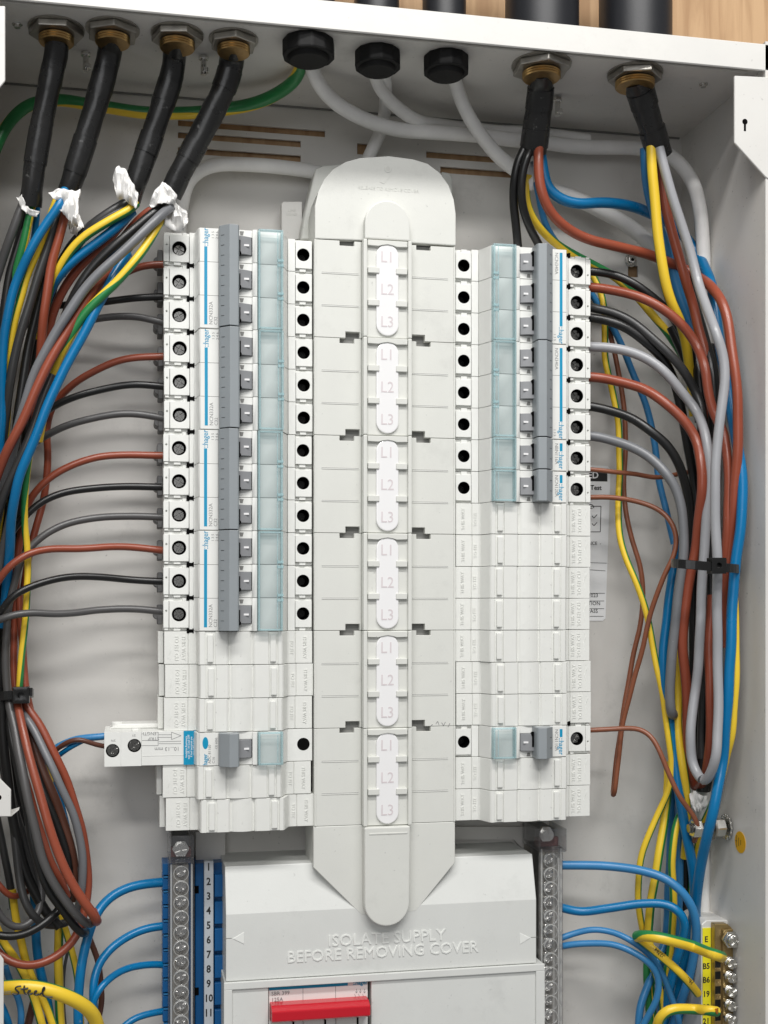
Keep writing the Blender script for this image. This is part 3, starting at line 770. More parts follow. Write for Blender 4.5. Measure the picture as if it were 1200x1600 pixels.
for row, lab in ((3, 'second triple breaker of the left column, its grey bar below the topmost one'),
                 (6, 'third triple breaker of the left column, just above the lowest triple one'),
                 (9, 'lowest triple breaker of the left column, directly above the blank covers')):
    c = copy_tree(proto3); c['label'] = lab; place(c, row, 3); c.location.x += RNG.randn() * 0.00016; c.location.y += RNG.randn() * 0.0001; c.rotation_euler.y = RNG.randn() * 0.0016
r3 = make_breaker(3, 'NCN340A', '', 'top triple breaker of the right column, cables passing behind it, code NCN340A')
place(r3, 0, 3, True)
c = copy_tree(r3); c['label'] = 'second triple breaker of the right column, above the two single breakers'; place(c, 3, 3, True)
place(make_breaker(1, 'NBN116A', '', 'upper of the two adjoining single breakers in the right column, code NBN116A'), 6, 1, True)
place(make_breaker(1, 'NCN120A', '', 'lower of the two adjoining single breakers in the right column, code NCN120A'), 7, 1, True)
place(make_breaker(1, 'NCN110A', '', 'lone single breaker between blank covers near the bottom of the right column'), 15, 1, True)

# blank covers
HB = 8.60
def blank_body():
    pts = [(118.2, 12), (118.2, 48.2), (106.0, 48.2), (105.85, 47.5), (105.6, 48.2), (101.6, 48.2), (100.9, 57.0), (100.2, 58.0)]
    pts += [(97.6, 58.2), (97.45, 57.5), (97.2, 57.6), (92.3, 57.6), (92.15, 58.2), (86.4, 58.2), (85.6, 57.6), (85.1, 56.7)]
    for i in range(1, 8):
        f = i / 8; pts.append((85.1 - 12.2 * f, 56.7 + 2.2 * math.sin(math.pi * f) ** 0.7))
    pts += [(72.9, 56.7), (72.4, 57.8), (71.6, 58.4), (64.6, 58.4), (64.45, 57.6), (59.6, 57.6), (59.4, 58.4), (57.6, 58.4), (56.8, 57.6), (53.6, 49.2), (52.6, 48.4),
            (49.2, 48.2), (49.0, 47.5), (48.8, 48.2), (39.8, 48.2), (39.8, 12)]
    mb = MB().profile(prof(pts), -HB, HB)
    return mb.mesh('body', 'blank', bev=0.14)
ME['blank'] = blank_body()
ME['ridge'] = MB().box(0, 3.0, 57.5, 59.0, -7.3, 7.0).mesh('ridge', 'blank', bev=0.35, seg=2)
ME['tab'] = MB().box(lx(121.2), lx(118.4), 12, 38, -HB + .2, HB - 0.2).mesh('side_tab', 'blank', bev=0.2)
ME['hook'] = MB().prism([(lx(116.6), -5.5), (lx(115.9), -5.6), (lx(114.8), -1.0), (lx(115.6), 3.5), (lx(115.3), 3.6), (lx(114.4), -1.0)], 48.0, 48.3).mesh('moulded_arrow', 'emboss_w')
def make_blank(label):
    t = thing('blank_cover', label, 'blank cover', (XC, 0, 0), 'blank covers filling the spare ways')
    lpart('body', ME['blank'], t); lpart('ridge', ME['ridge'], t, (lx(96.4), 0, 0)); lpart('ridge', ME['ridge'], t, (lx(63.6), 0, 0))
    lpart('side_tab', ME['tab'], t); lpart('moulded_arrow', ME['hook'], t)
    lpart('lettering', text_mesh('TO FIT CU', 2.9, 'blank', rot=-90, ext=0.16, sx=0.98), t, (lx(111.9), 48.3, 0))
    lpart('lettering', text_mesh('THIS WAY', 2.9, 'blank', rot=-90, ext=0.16, sx=0.98), t, (lx(108.2), 48.3, 0))
    lpart('lettering', text_mesh('TO FIT', 2.6, 'blank', rot=-90, ext=0.2), t, (lx(51.0), 48.4, 0))
    lpart('lettering', text_mesh('THIS WAY', 2.6, 'blank', rot=-90, ext=0.2), t, (lx(44.0), 48.3, 0))
    return t
bl = make_blank('blank cover directly under the lowest triple breaker of the left column')
place(bl, 12, 1)
for row, right, lab in ((13, 0, 'middle blank cover of the three stacked in the left column'),
                        (14, 0, 'blank cover just above the side extended breaker in the left column'),
                        (16, 0, 'blank cover just below the side extended breaker in the left column'),
                        (17, 0, 'lowest blank cover of the left column, over the blue terminal bar'),
                        (8, 1, 'topmost blank cover of the right column, under the single breakers'),
                        (9, 1, 'second blank cover down in the right column'), (10, 1, 'third blank cover down in the right column'),
                        (11, 1, 'fourth blank cover down in the right column, midway along the run of seven'),
                        (12, 1, 'fifth blank cover down in the right column'), (13, 1, 'sixth blank cover down in the right column'),
                        (14, 1, 'seventh blank cover down in the right column, above the lone single breaker'),
                        (16, 1, 'blank cover just below the lone single breaker in the right column'),
                        (17, 1, 'lowest blank cover of the right column, smudged, over the clear terminal bar')):
    c = copy_tree(bl); c['label'] = lab; place(c, row, 1, bool(right))
    c.location.x += RNG.randn() * 0.00022; c.location.y += RNG.randn() * 0.00012
    if row == 17: c.location.x += (0.9 if not right else 0.0) * M
    if row == 16 and not right: c.location.x -= 0.8 * M

# the breaker that sticks out sideways on the left (row 15)
ze = ZR(15)
t = thing('extended_breaker', 'white breaker sticking out to the left with a blue label and a strip length arrow', 'circuit breaker', (XC - AO, 0, ze))
def WX(px, d): return X(px, d)
RB = MB().profile([(XC - a, d) for a, d in ((103, 14), (103, 49.5), (101.8, 56.6), (100.4, 57.6), (91, 58), (73.0, 58), (73.0, 59.6), (70.6, 60.2), (70.3, 58.2), (57.4, 58.2), (56.8, 56.5), (53.2, 48.2), (39.8, 48.2), (39.8, 14))], ze - HB, ze + HB)
part('body', RB, 'white', t, bev=0.15)
xa, xb, xm = X(163, 50), XC - 103.05, X(221, 50)
arm = MB()
arm.holed(xa, (xa + xm) / 2 - 1.0, ze - 8.9, ze + 8.9, 16, 50.0, X(176, 50), Z(176, 1173, 50), 3.5, 4.5)
arm.holed((xa + xm) / 2 - 1.0 + 0.02, xm, ze - 8.9, ze + 8.9, 16, 50.0, X(210, 50), Z(210, 1165, 50), 3.5, 4.5)
part('terminal_end', arm, 'white', t, bev=0.15)
part('arm', MB().box(xm + 0.05, xb, 16, 49.5, ze - 8.8, ze + 8.8).box(xm + 0.5, xb, 49.5, 49.7, ze - 3.9, ze - 3.7), 'white', t, bev=0.15)
part('top_boss', MB().prism([(xa + 2, ze + 8.9), (xb - 2, ze + 8.9), (xb - 2, ze + 11.4), (xa + 6, ze + 11.4)], 14, 32), 'white', t, bev=0.5)
part('top_boss', MB().cyl((X(183, 30), 26, ze + 9.2), 3.2, 3.0, 'z', 20).box(X(206, 50), X(217, 50), 38, 45, ze + 8.8, ze + 9.9), 'white', t, bev=0.3)
for px, py in ((176, 1173), (210, 1165)):
    x_, _, z_ = W(px, py, 50)
    mb = MB().cyl((x_, 45.6, z_), 3.2, 2.2, 'd', 20); sector_head(mb, (x_, 0, z_), 3.0, 47.5, 49.0, 0.6, rot=0.7)
    part('screw', mb, 'screw', t, bev=0.15)
    lpart('screw_well_shade', shade_liner(3.4, 45.55, 49.8), t, (x_ - XC + AO, 0, z_ - ze))
wtext('STRIP', 2.4, 'ink', 240, 1154, 49.55, t, rot=180); wtext('LENGTH', 2.4, 'ink', 234, 1146, 49.55, t, rot=180)
wtext('10...13 mm', 2.9, 'ink', 261, 1170, 49.55, t, rot=180)
def line(mb, x0, y0, x1, y1, d=49.5, w_=0.13, t_=0.06):
    a, b = Vector((X(x0, d), 0, Z(x0, y0, d))), Vector((X(x1, d), 0, Z(x1, y1, d)))
    n = Vector((-(b - a).z, 0, (b - a).x)).normalized() * w_
    mb.prism([((a + n).x, (a + n).z), ((b + n).x, (b + n).z), ((b - n).x, (b - n).z), ((a - n).x, (a - n).z)], d - 0.02, d + t_)
pr = MB()
for q in ((222, 1157, 247, 1157), (247, 1144, 247, 1165), (222, 1165, 247, 1165), (248, 1148, 268, 1148), (248, 1152, 268, 1152), (268, 1144, 268, 1155.5), (268, 1144, 283, 1149.5), (268, 1155.5, 283, 1149.5), (248, 1159, 283, 1158), (248, 1162, 283, 1162)): line(pr, *q)
part('printed_arrow', pr, 'ink', t)
wtext('2/N', 1.5, 'ink', 177, 1157, 50.05, t, rot=180); wtext('2/1', 1.5, 'ink', 209, 1149, 50.05, t, rot=180)
x0_, x1_ = XC - 109.5, XC - 102.0
bp = part('blue_label', MB().box(X(287, 49.7), X(306, 49.7), 49.6, 50.1, ze - 8.9, ze + 8.9), 'cyan', t)
for i, s_ in enumerate(('Insulation Resistance', 'test: UP, 1/N Load OFF', 'if load terminals are', 'open LIFT toggle')):
    wtext(s_, 1.55, 'tag', 291 + 4.0 * i, 1167, 50.12, bp, rot=90, sx=0.86, bold=0.01)
xo = XC - 97.4
ov = MB().cyl((xo, 58.3, ze + 3.2), 1.5, 0.15, 'd', 20)
ov.v = [(x, d, ze + 3.2 + (z - ze - 3.2) * 2.1) for x, d, z in ov.v]
part('name_plate', MB().box(XC - 100.3, XC - 90.7, 57.6, 58.35, ze - 8.5, ze + 8.5), 'white', t)
part('logo_oval', ov, 'cyan', t)
lpart('lettering', text_mesh('hager', 3.3, 'cyan', rot=90, align='LEFT', bold=0.05, sx=0.8), t, (xo - XC + AO, 58.36, -8.3))
lpart('lettering', text_mesh('ADC 81160\nC16', 2.0, 'ink', rot=90, align='LEFT', line=1.0), t, (lx(94.2), 58.36, -7.5))
lpart('lettering', text_mesh('CE 6000', 1.7, 'ink', rot=90, align='LEFT'), t, (lx(91.7), 58.36, 0))
lpart('handle_bar', bar_mesh(8.6), t); lpart('label_window', window_mesh(8.6), t); lpart('window_rim', rim_mesh(8.6, 1), t)
lpart('toggle_gap_shade', ME['toggle_gap_shade'], t); lpart('toggle', ME['toggle'], t); lpart('toggle_mark', ME['toggle_mark'], t)
part('screw_well_shade', MB().cyl((XC - 44.6, 48.15, ze + 0.4), 3.4, 0.12, 'd', 24), 'dark', t)  # flat black disc paints the darkness of the inner screw hole
# ================================================================ central shroud over the bus bars
sh = thing('busbar_shroud', 'tall central grey white shroud with six cells lettered L1 L2 L3', 'shroud', (XC, 0, ZR(17)))
HW, SW = 39.0, 13.3
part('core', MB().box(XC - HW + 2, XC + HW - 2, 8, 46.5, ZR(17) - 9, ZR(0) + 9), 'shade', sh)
S3 = 3 * PITCH
ztop = ZR(0) + 8.75
for k in range(6):
    z1, z0 = ztop - k * S3 - 0.12, ztop - (k + 1) * S3 + 0.12
    for s in (-1, 1):
        a = lambda q: XC + s * q                       # q: distance from the centre
        pts = [(a(HW), z0), (a(HW), z1), (a(25.2), z1), (a(25.2), z1 - 2.6), (a(17.2), z1 - 2.6), (a(17.2), z1), (a(SW + .1), z1)]
        pts += [(a(SW + .1), z0), (a(14.2), z0), (a(14.2), z0 + 3.4), (a(22.0), z0 + 3.4), (a(22.0), z0)] if k < 5 else [(a(SW + .1), z0)]
        dd = 50.0 + (0.15 if s > 0 else 0)
        cp = part('cell_cover', MB().prism(pts, 42, dd), 'shroud', sh, bev=0.18)
        for j in (1, 2):
            zz = z1 - j * 17.45
            xa_, xb_ = sorted((a(35), a(14.8)))
            part('groove', MB().box(xa_, xb_, dd - 0.2, dd + 0.02, zz - 0.14, zz + 0.14), 'ink', cp)
            part('groove_lip', MB().box(xa_, xb_, dd - 0.2, dd + 0.25, zz - 0.75, zz - 0.16), 'shroud', cp, bev=0.12)
        part('corner_rib', MB().box(a(HW + .05), a(HW - 1.0), dd - 3, dd + 0.5, z0, z1), 'shroud', cp, bev=0.2)
    # the raised spine
    sp = part('spine_cover', MB().box(XC - SW, XC + SW, 44, 54.2, z0, z1), 'shroud', sh, bev=0.3)
    for s in (-1, 1): part('spine_rail', MB().box(XC + s * SW, XC + s * (SW - 2.1), 54.1, 56.4, z0, z1), 'shroud', sp, bev=0.5, seg=2)
    bow = [(XC - 10.9, z1 - .3), (XC - 10.9, z1 - 3.4), (XC - 5, z1 - 3.6), (XC - 3, z1 - 3.0), (XC, z1 - 2.5), (XC + 3, z1 - 3.0), (XC + 5, z1 - 3.6), (XC + 10.9, z1 - 3.4), (XC + 10.9, z1 - .3)]
    part('spine_lip', MB().prism(bow, 54, 56.2), 'shroud', sp, bev=0.25)
    # white phase tag, a pill with L1 L2 L3
    cz, hh, rw = (z0 + z1) / 2 - 0.6, 24.6, 6.1
    pill = []
    for i in range(25):
        an = math.pi * i / 24
        pill.append((XC + rw * math.cos(an), cz + hh - rw + rw * math.sin(an)))
    for i in range(25):
        an = math.pi + math.pi * i / 24
        pill.append((XC + rw * math.cos(an), cz - hh + rw + rw * math.sin(an)))
    tg = part('phase_tag', MB().prism(pill, 53.5, 55.6), 'tag', sp, bev=0.55, seg=2)
    for j, s_ in enumerate(('L1', 'L2', 'L3')):
        link('lettering', text_mesh(s_, 8.4, 'tagtext', ext=0.1, sx=0.92), tg, (-0.2, 55.62, cz + 17.4 - 17.4 * j - ZR(17)))
    for j in (1, 2):
        zz = z1 - j * 17.45 + 1.2
        for s in (-1, 1):
            part('tag_clip', MB().box(XC + s * 10.8, XC + s * 4.6, 54.0, 56.3, zz - 1.9, zz + 1.4), 'shroud', sp, bev=0.3)

sc_ = MB()
for q in ((681, 1131, 684, 1127), (684, 1127, 686, 1133), (690, 1129, 693, 1134), (693, 1134, 696, 1128), (700, 1136, 703, 1130), (672, 1135, 676, 1132)): line(sc_, *q, d=50.18, w_=0.16, t_=0.05)
part('scribble', sc_, 'ink', sh)
# rounded cap at the top
def arc_cap(d0, d1, pxs, ds): return MB().prism([(X(x, ds), Z(x, y, ds)) for x, y in pxs], d0, d1)
cap_px = [(492, 373), (492, 322), (497, 300), (506, 281), (520, 265), (540, 253), (562, 247), (607, 244), (645, 249), (668, 256), (687, 270), (701, 290), (709, 312), (712, 334), (712, 384), (600, 377)]
cp = part('cap', arc_cap(14, 50.4, cap_px, 50), 'shroud', sh, bev=0.6, seg=2)
part('cap_eyelet', MB().cyl((W(606, 264, 50)[0], 50.3, W(606, 264, 50)[2]), 2.1, 0.3, 'd', 20), 'shroud', cp, bev=0.1)
part('cap_eyelet', MB().cyl((W(606, 264, 50)[0], 50.55, W(606, 264, 50)[2]), 1.2, 0.1, 'd', 20), 'emboss', cp)
wtext('RELEASE TO REMOVE COVER', 2.6, 'shroud', 607, 296, 50.45, cp, ext=0.12)
part('moulded_arrow', MB().prism([(W(604, 276, 50)[0], W(604, 274, 50)[2]), (W(612, 276, 50)[0], W(612, 272, 50)[2]), (W(600, 288, 50)[0], W(600, 288, 50)[2]), (W(594, 284, 50)[0], W(594, 285, 50)[2])], 50.3, 50.6), 'shroud', cp)
nose = [(XC - SW + 0.9, ztop + 0.25)]
for i in range(17):
    an = math.pi - math.pi * i / 16
    nose.append((XC + (SW - 0.9) * math.cos(an), Z(600, 350, 55) + 12.6 * math.sin(an)))
nose.append((XC + SW - 0.9, ztop + 0.25))
part('cap_spine', MB().prism(nose, 50.0, 55.6), 'shroud', cp, bev=0.7, seg=2)
back_px = [(470, 374), (474, 345), (480, 318), (487, 290), (493, 264), (505, 258), (560, 254), (560, 374)]
part('rear_housing', MB().prism([(X(x, 26), Z(x, y, 26)) for x, y in back_px], 6, 26), 'shroud', sh, bev=0.6)
part('rear_housing', MB().prism([(X(x, 18), Z(x, y, 18)) for x, y in [(690, 268), (702, 270), (707, 278), (707, 380), (690, 380)]], 6, 18), 'shroud', sh, bev=0.5)
pl = part('rear_label', MB().prism([(X(x, 12), Z(x, y, 12)) for x, y in [(440, 318), (443, 315), (472, 315), (472, 374), (440, 374)]], 6, 12), 'lip', sh, bev=0.2)
wtext('LINE\nLOAD', 2.2, 'emboss', 456, 332, 12.1, pl)

# bottom of the shroud: apron running down over the cover, tail of the spine
apr = [(XC - 39.4, ztop - 6 * S3 - 0.1), (XC + HW, ztop - 6 * S3 - 0.1), (XC + HW, Z(706, 1348, 50.5)), (X(650, 50.5), Z(650, 1424, 50.5)), (X(565, 50.5), Z(565, 1430, 50.5)), (XC - 39.4, Z(490, 1356, 50.5))]
part('apron', MB().prism(apr, 20, 50.12), 'shroud', sh, bev=0.3)
tail = [(XC - SW, ztop - 6 * S3 - 0.2)]
zt = Z(606, 1411, 57)
tail = [(XC - SW + 0.3, ztop - 6 * S3 - 0.2)] + [(XC - 0.6 + (SW - 1.0) * math.cos(a_), zt + (SW - 1.0) * math.sin(a_)) for a_ in [math.pi + math.pi * i / 20 for i in range(21)]] + [(XC + SW - 1.2, ztop - 6 * S3 - 0.2)]
tl = part('spine_tail', MB().prism(tail, 49, 57.6), 'shroud', sh, bev=1.0, seg=3)
part('tail_line', MB().box(XC - 10.5, XC + 10.5, 57.5, 57.9, ztop - 6 * S3 - 4.2, ztop - 6 * S3 - 3.2), 'shroud', tl, bev=0.2)

# ================================================================ isolator cover and main switch
ic = thing('isolator_cover', 'broad pale cover under the shroud reading ISOLATE SUPPLY BEFORE REMOVING COVER', 'cover', (XC, 0, ZB))
xl_, xr_ = X(353, 50), X(838, 50)
z_a, z_b, z_c = Z(400, 1352, 43), Z(400, 1427, 50), Z(600, 1520, 50)
# side profile (depth, z) extruded along x
def xprofile(pts, x0, x1):
    n = len(pts); vs = [(x0, d, z) for d, z in pts] + [(x1, d, z) for d, z in pts]
    return MB().add(vs, [tuple(range(n)), tuple(range(2 * n - 1, n - 1, -1))] + [(i, (i + 1) % n, n + (i + 1) % n, n + i) for i in range(n)])
part('hood', xprofile([(2, z_c + 0.3), (2, z_a), (43, z_a), (50, z_b), (50, z_c + .3)], xl_, xr_), 'cover', ic, bev=0.5, seg=2)
# switch surround: a frame with an opening for the switch
fz1 = z_c
xw0, xw1 = X(419, 50), X(580, 50)
zw1 = Z(500, 1531, 50)
fr = part('surround', MB().box(xl_ - 0.8, xw0, 2, 50.6, ZB, fz1).box(xw1, xr_ + 4.0, 2, 50.6, ZB, fz1).box(xw0, xw1, 2, 50.6, zw1, fz1), 'cover', ic, bev=0.15)
part('surround_rim', MB().box(xl_ - 1.2, xr_ + 4.3, 50.4, 52.0, fz1 - 3.6, fz1 + 0.2).box(xl_ - 1.2, xl_ + 3.2, 50.4, 52.0, ZB, fz1 - 3.6).box(xr_ - 0.8, xr_ + 4.3, 50.4, 52.0, ZB, fz1 - 3.6), 'cover', fr, bev=0.35, seg=2)
wtext('ISOLATE SUPPLY', 8.9, 'emboss_w', 605, 1466, 50.05, ic, ext=0.4, sx=1.0)
wtext('BEFORE REMOVING COVER', 8.6, 'emboss_w', 600, 1488, 50.05, ic, ext=0.4, sx=1.0)
for px, s in ((374, 1), (819, -1)):
    x_, _, z_ = W(px, 1466, 50)
    part('moulded_arrow', MB().prism([(x_ - s * 3.5, z_), (x_ + s * 2.5, z_ + 3.2), (x_ + s * 2.5, z_ - 3.2)], 49.9, 50.3), 'emboss_w', ic, bev=0.15)
    part('notch_line', MB().box(x_ - s * 8, x_ - s * 4, 49.95, 50.08, z_ + 0.1, z_ + 0.4), 'shade', ic)
sw = thing('main_switch', 'three pole main switch with a red handle in the opening of the pale cover', 'switch', ((xw0 + xw1) / 2, 0, ZB))
part('body', MB().box(xw0 + 0.5, xw1 - 1.6, 14, 48.6, ZB, zw1 - 0.3), 'white', sw, bev=0.2)
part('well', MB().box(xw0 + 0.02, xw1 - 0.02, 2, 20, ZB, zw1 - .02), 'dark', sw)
part('blue_stripe', MB().box(xw0 + 0.6, XC - 21.5 + 1.0, 48.5, 48.75, Z(500, 1542, 48), Z(500, 1535, 48)), 'cyan', sw)
zs_ = Z(500, 1538, 48)
link('lettering', text_mesh('::hager', 3.4, 'cyan', bold=0.06, sx=0.9), sw, (W(563, 1538, 48.8)[0] - sw['org'][0], 48.8, zs_ - ZB - 0.2))
for i, s_ in enumerate(('SBR 399', '125A', '400V')):
    p_ = W(424, 1553 + 9.5 * i, 48.8)
    link('lettering', text_mesh(s_, 2.9, 'ink', align='LEFT'), sw, (p_[0] - sw['org'][0], 48.8, p_[2] - ZB))
for px in (473, 524): part('joint', MB().box(X(px, 48.6), X(px, 48.6) + 0.25, 48.5, 48.7, ZB, zw1 - 1), 'ink', sw)
sy = MB()
for px in (557, 563, 569.5):
    for seg_ in ((px, 1545, px, 1551), (px - 1.6, 1549, px, 1551.5), (px + 1.6, 1549, px, 1551.5), (px - 3, 1553, px, 1560), (px, 1560, px, 1564)): line(sy, *seg_, d=48.65, w_=0.1, t_=0.1)
part('switch_symbol', sy, 'ink', sw)
hz1, hz0 = Z(500, 1572, 58), Z(500, 1594, 58)
part('red_handle', xprofile([(48, hz0 - 1.5), (48, hz1 + 0.8), (55, hz1 + 0.8), (59.5, hz1 - 1.2), (59.5, hz0 + 1.2), (57.5, hz0), (50, hz0 - 1.5)], xw0 + 0.9, xw1 - 2.2), 'red', sw, bev=0.6, seg=2)
for px in (440, 490, 541):
    part('toggle_arm', MB().box(X(px, 50) - 5.5, X(px, 50) + 5.5, 48, 51.5, ZB, hz0 - 1.6), 'shroud', sw, bev=0.3)
    part('toggle_slot', MB().box(X(px, 50) + 6.0, X(px, 50) + 7.0, 48.3, 48.8, ZB, hz0 - 1.6), 'dark', sw)

# ================================================================ neutral terminal bars
def neutral_bar(left, label):
    s = 'l' if left else 'r'
    x0, x1 = (X(263, 40), X(304, 40)) if left else (X(842, 40), X(880, 40))
    xc_ = (X(283, 40) + 0) if left else X(860, 40)
    ztop_ = Z(283, 1303, 40) if left else Z(860, 1290, 40)
    t = thing('neutral_bar', label, 'terminal bar', (xc_, 0, ZB), 'neutral terminal bars')
    ys = [1363 + 23.3 * i for i in range(11)] if left else [1343 + 22.1 * i for i in range(12)]
    part('base', MB().box(x0 + 1, x1 - 1, 4, 24, ZB, Z(283, 1345, 30)), 'bluebody' if left else 'beige', t)
    part('metal_bar', MB().box(xc_ - 4.3, xc_ + 4.3, 24.1, 32, ZB, Z(283, 1350, 30)), 'beige', t, bev=0.2)
    if left:
        part('blue_carrier', MB().box(X(305, 22), X(351, 22), 4, 22, ZB, Z(320, 1349, 22)), 'bluebody', t, bev=0.3)
        rb = MB()
        for i in range(6):
            z_ = Z(342, 1368 + 42 * i, 24)
            rb.box(X(335, 24), X(349 + (i % 2) * 2, 24), 22.1, 27, z_ - 11, z_ + 1.0)
        part('carrier_ribs', rb, 'bluebody', t, bev=0.2)
        st = part('number_strip', MB().box(X(319, 28), X(333.5, 28), 22, 28, ZB, Z(320, 1346, 28)), 'number', t, bev=0.15)
        for i in range(11):
            wtext(str(i + 1), 5.6, 'ink_black', 326, 1355 + 22.8 * i, 28.05, st, bold=0.14, sx=0.85)
        for y_ in (1384, 1543): part('carrier_hole', MB().box(X(304, 24), X(311, 24), 21.9, 22.2, Z(307, y_ + 12, 22), Z(307, y_, 22)), 'dark', t)
        cs = MB()
        for i in range(11):
            z_ = Z(258, 1350 + 22.9 * i, 26)
            cs.box(X(254, 26), X(265, 26), 8, 26, z_ - 6.0, z_)
            cs.box(X(256.5, 26), X(265, 26), 8, 22, z_ - 8.4, z_ - 5.9)
        part('carrier_teeth', cs, 'bluebody', t, bev=0.2)
        for i in range(11):
            z_ = Z(258, 1350 + 22.9 * i, 26)
            part('tooth_highlight', MB().box(X(255.5, 26.2), X(263, 26.2), 22, 26.4, z_ - 7.4, z_ - 6.7), 'lblue', t)  # pale strip paints the highlight on each carrier tooth
        part('back_tab', MB().box(X(306, 12), X(352, 12), 6.1, 12, Z(320, 1349, 12), Z(320, 1300, 12)), 'box', t)
    else:
        part('blue_carrier', MB().box(X(832, 20), X(844, 20), 4, 20, ZB, Z(840, 1335, 20)), 'bluebody', t, bev=0.3)
        part('back_bracket', MB().prism([(X(709, 10), Z(709, 1292, 10)), (X(845, 10), Z(845, 1292, 10)), (X(845, 10), Z(845, 1332, 10)), (X(822, 10), Z(822, 1332, 10)), (X(803, 10), Z(803, 1312, 10)), (X(709, 10), Z(709, 1312, 10))], 6.1, 10), 'box', t)
    # transparent guard
    gd = part('guard', MB().box(x0, x1, 39.2, 40.0, ZB, Z(283, 1348, 40) if left else Z(860, 1334, 40)).box(x0, x0 + 0.8, 26, 39.2, ZB, Z(283, 1348, 40)).box(x1 - 0.8, x1, 26, 39.2, ZB, Z(283, 1348, 40)), 'glass', t, bev=0.2)
    rims = MB()
    rims.box(x0 + 1.0, x0 + 2.0, 39.9, 40.8, ZB, Z(283, 1350, 40)).box(x1 - 2.0, x1 - 1.0, 39.9, 40.8, ZB, Z(283, 1350, 40))
    if not left: rims.box(xc_ + 4.3, xc_ + 5.2, 39.9, 41, ZB, Z(860, 1340, 40))
    part('guard_rib', rims, 'glassrim', t, bev=0.2)
    for i, py in enumerate(ys):
        x_, _, z_ = W(283 - 0.5 * i if left else 860.5, py, 38)
        x_ = xc_
        if z_ < ZB + 3: continue
        sc = MB().cyl((x_, 32, z_), 3.1, 3.4, 'd', 20); sector_head(sc, (x_, 0, z_), 3.0, 35.3, 36.6, 0.8, rot=0.4 + i * 0.9)
        part('screw', sc, 'zinc', t, bev=0.25)
        ring = MB(); n = 24
        for (ra, da), (rb_, db) in (((4.2, 40.0), (4.1, 41.2)), ((4.1, 41.2), (3.7, 41.3))):
            vs = [(x_ + ra * math.cos(2 * math.pi * q / n), da, z_ + ra * math.sin(2 * math.pi * q / n)) for q in range(n)] + [(x_ + rb_ * math.cos(2 * math.pi * q / n), db, z_ + rb_ * math.sin(2 * math.pi * q / n)) for q in range(n)]
            ring.add(vs, [(q, (q + 1) % n, n + (q + 1) % n, n + q) for q in range(n)], True)
        part('screw_collar', ring, 'glassrim', t)
        if not left:
            part('test_port', MB().cyl((xc_ + 7.0 - 1.0, 39.9, z_ - 1.0), 1.7, 1.0, 'd', 14, r2=1.4), 'glass', t)
    # head terminal
    hx0, hx1 = (X(264, 44), X(303, 44)) if left else (X(843, 44), X(886, 44))
    hz_1, hz_0 = (Z(283, 1307, 44), Z(283, 1349, 44)) if left else (Z(862, 1296, 44), Z(862, 1332, 44))
    part('head_guard', MB().box(hx0, hx1, 43.2, 44, hz_0, hz_1).box(hx0, hx0 + 1, 14, 43.2, hz_0, hz_1).box(hx1 - 1, hx1, 14, 43.2, hz_0, hz_1).box(hx0, hx1, 14, 43.2, hz_0, hz_0 + 0.9), 'glass', t, bev=0.25)
    part('head_block', MB().box(hx0 + 2, hx1 - 2, 8, 30, hz_0 + 2, hz_1 - 2), 'clampm', t, bev=0.3)
    part('red_insert', MB().box(hx0 + 1.4, hx1 - 1.2, 30.1, 33, hz_0 + 1.2, hz_0 + 6.5), 'redtint', t)
    xs_, _, zs2 = W(283, 1329, 38) if left else W(858, 1306, 38)
    hs = MB().cyl((xs_, 30.2, zs2), 4.6, 3.2, 'd', 6, smooth=False).cyl((xs_, 33.4, zs2), 3.4, 2.4, 'd', 20); sector_head(hs, (xs_, 0, zs2), 3.3, 35.7, 36.8, 0.7, rot=0.2)
    part('head_screw', hs, 'zinc', t)
    return t
neutral_bar(True, 'left neutral terminal bar on a blue carrier with a strip numbered from 1 to 11')
neutral_bar(False, 'right neutral terminal bar, clear guarded screws beside the pale cover')

# ================================================================ earth terminal bar, bottom right
eb = thing('earth_bar', 'brass earth terminal bar on a pale bracket with yellow strip lettered E, B5, B6, 19', 'terminal bar', (X(1128, 60), 0, ZB))
D1 = 58
brk = [(1096, 1445), (1104, 1438), (1157, 1438), (1158.5, 1444), (1158.5, 1640), (1096, 1640)]
part('bracket', MB().prism([(X(x, D1), Z(x, y, D1)) for x, y in brk], 4, D1), 'lip', eb, bev=0.4)
ys_ = part('yellow_strip', MB().box(X(1097.5, D1), X(1110, D1), D1 - 0.1, D1 + 0.5, ZB, Z(1100, 1450, D1)), 'yellow', eb)
for s_, y_ in (('E', 1468), ('B5', 1510), ('B6', 1531.5), ('19', 1553.5), ('20', 1574), ('21', 1596)):
    wtext(s_, 4.6, 'ink_black', 1103.5, y_, D1 + 0.52, ys_, bold=0.12, sx=0.9)
part('brass_bar', MB().prism([(X(x, D1 + 5), Z(x, y, D1 + 5)) for x, y in [(1117, 1444), (1137, 1444), (1150, 1456), (1151, 1640), (1117, 1640)]], D1 + 0.05, D1 + 5), 'brassbar', eb, bev=0.3)
part('clamp_face', MB().box(X(1129, D1 + 6), X(1150, D1 + 6), D1 + 5, D1 + 6.4, ZB, Z(1140, 1452, D1 + 6)), 'brassbar', eb, bev=0.3)
for y_ in (1500, 1518, 1541, 1562, 1583):
    part('wire_way', MB().box(X(1117.5, D1 + 5), X(1126, D1 + 5), D1 + 4.0, D1 + 5.1, Z(1120, y_ + 12, D1 + 5), Z(1120, y_, D1 + 5)), 'screwdark', eb)
    part('divider', MB().box(X(1119, D1 + 5), X(1125, D1 + 5), D1 + 4.9, D1 + 5.5, Z(1120, y_ + 16, D1 + 5), Z(1120, y_ + 14.8, D1 + 5)), 'brassbar', eb)
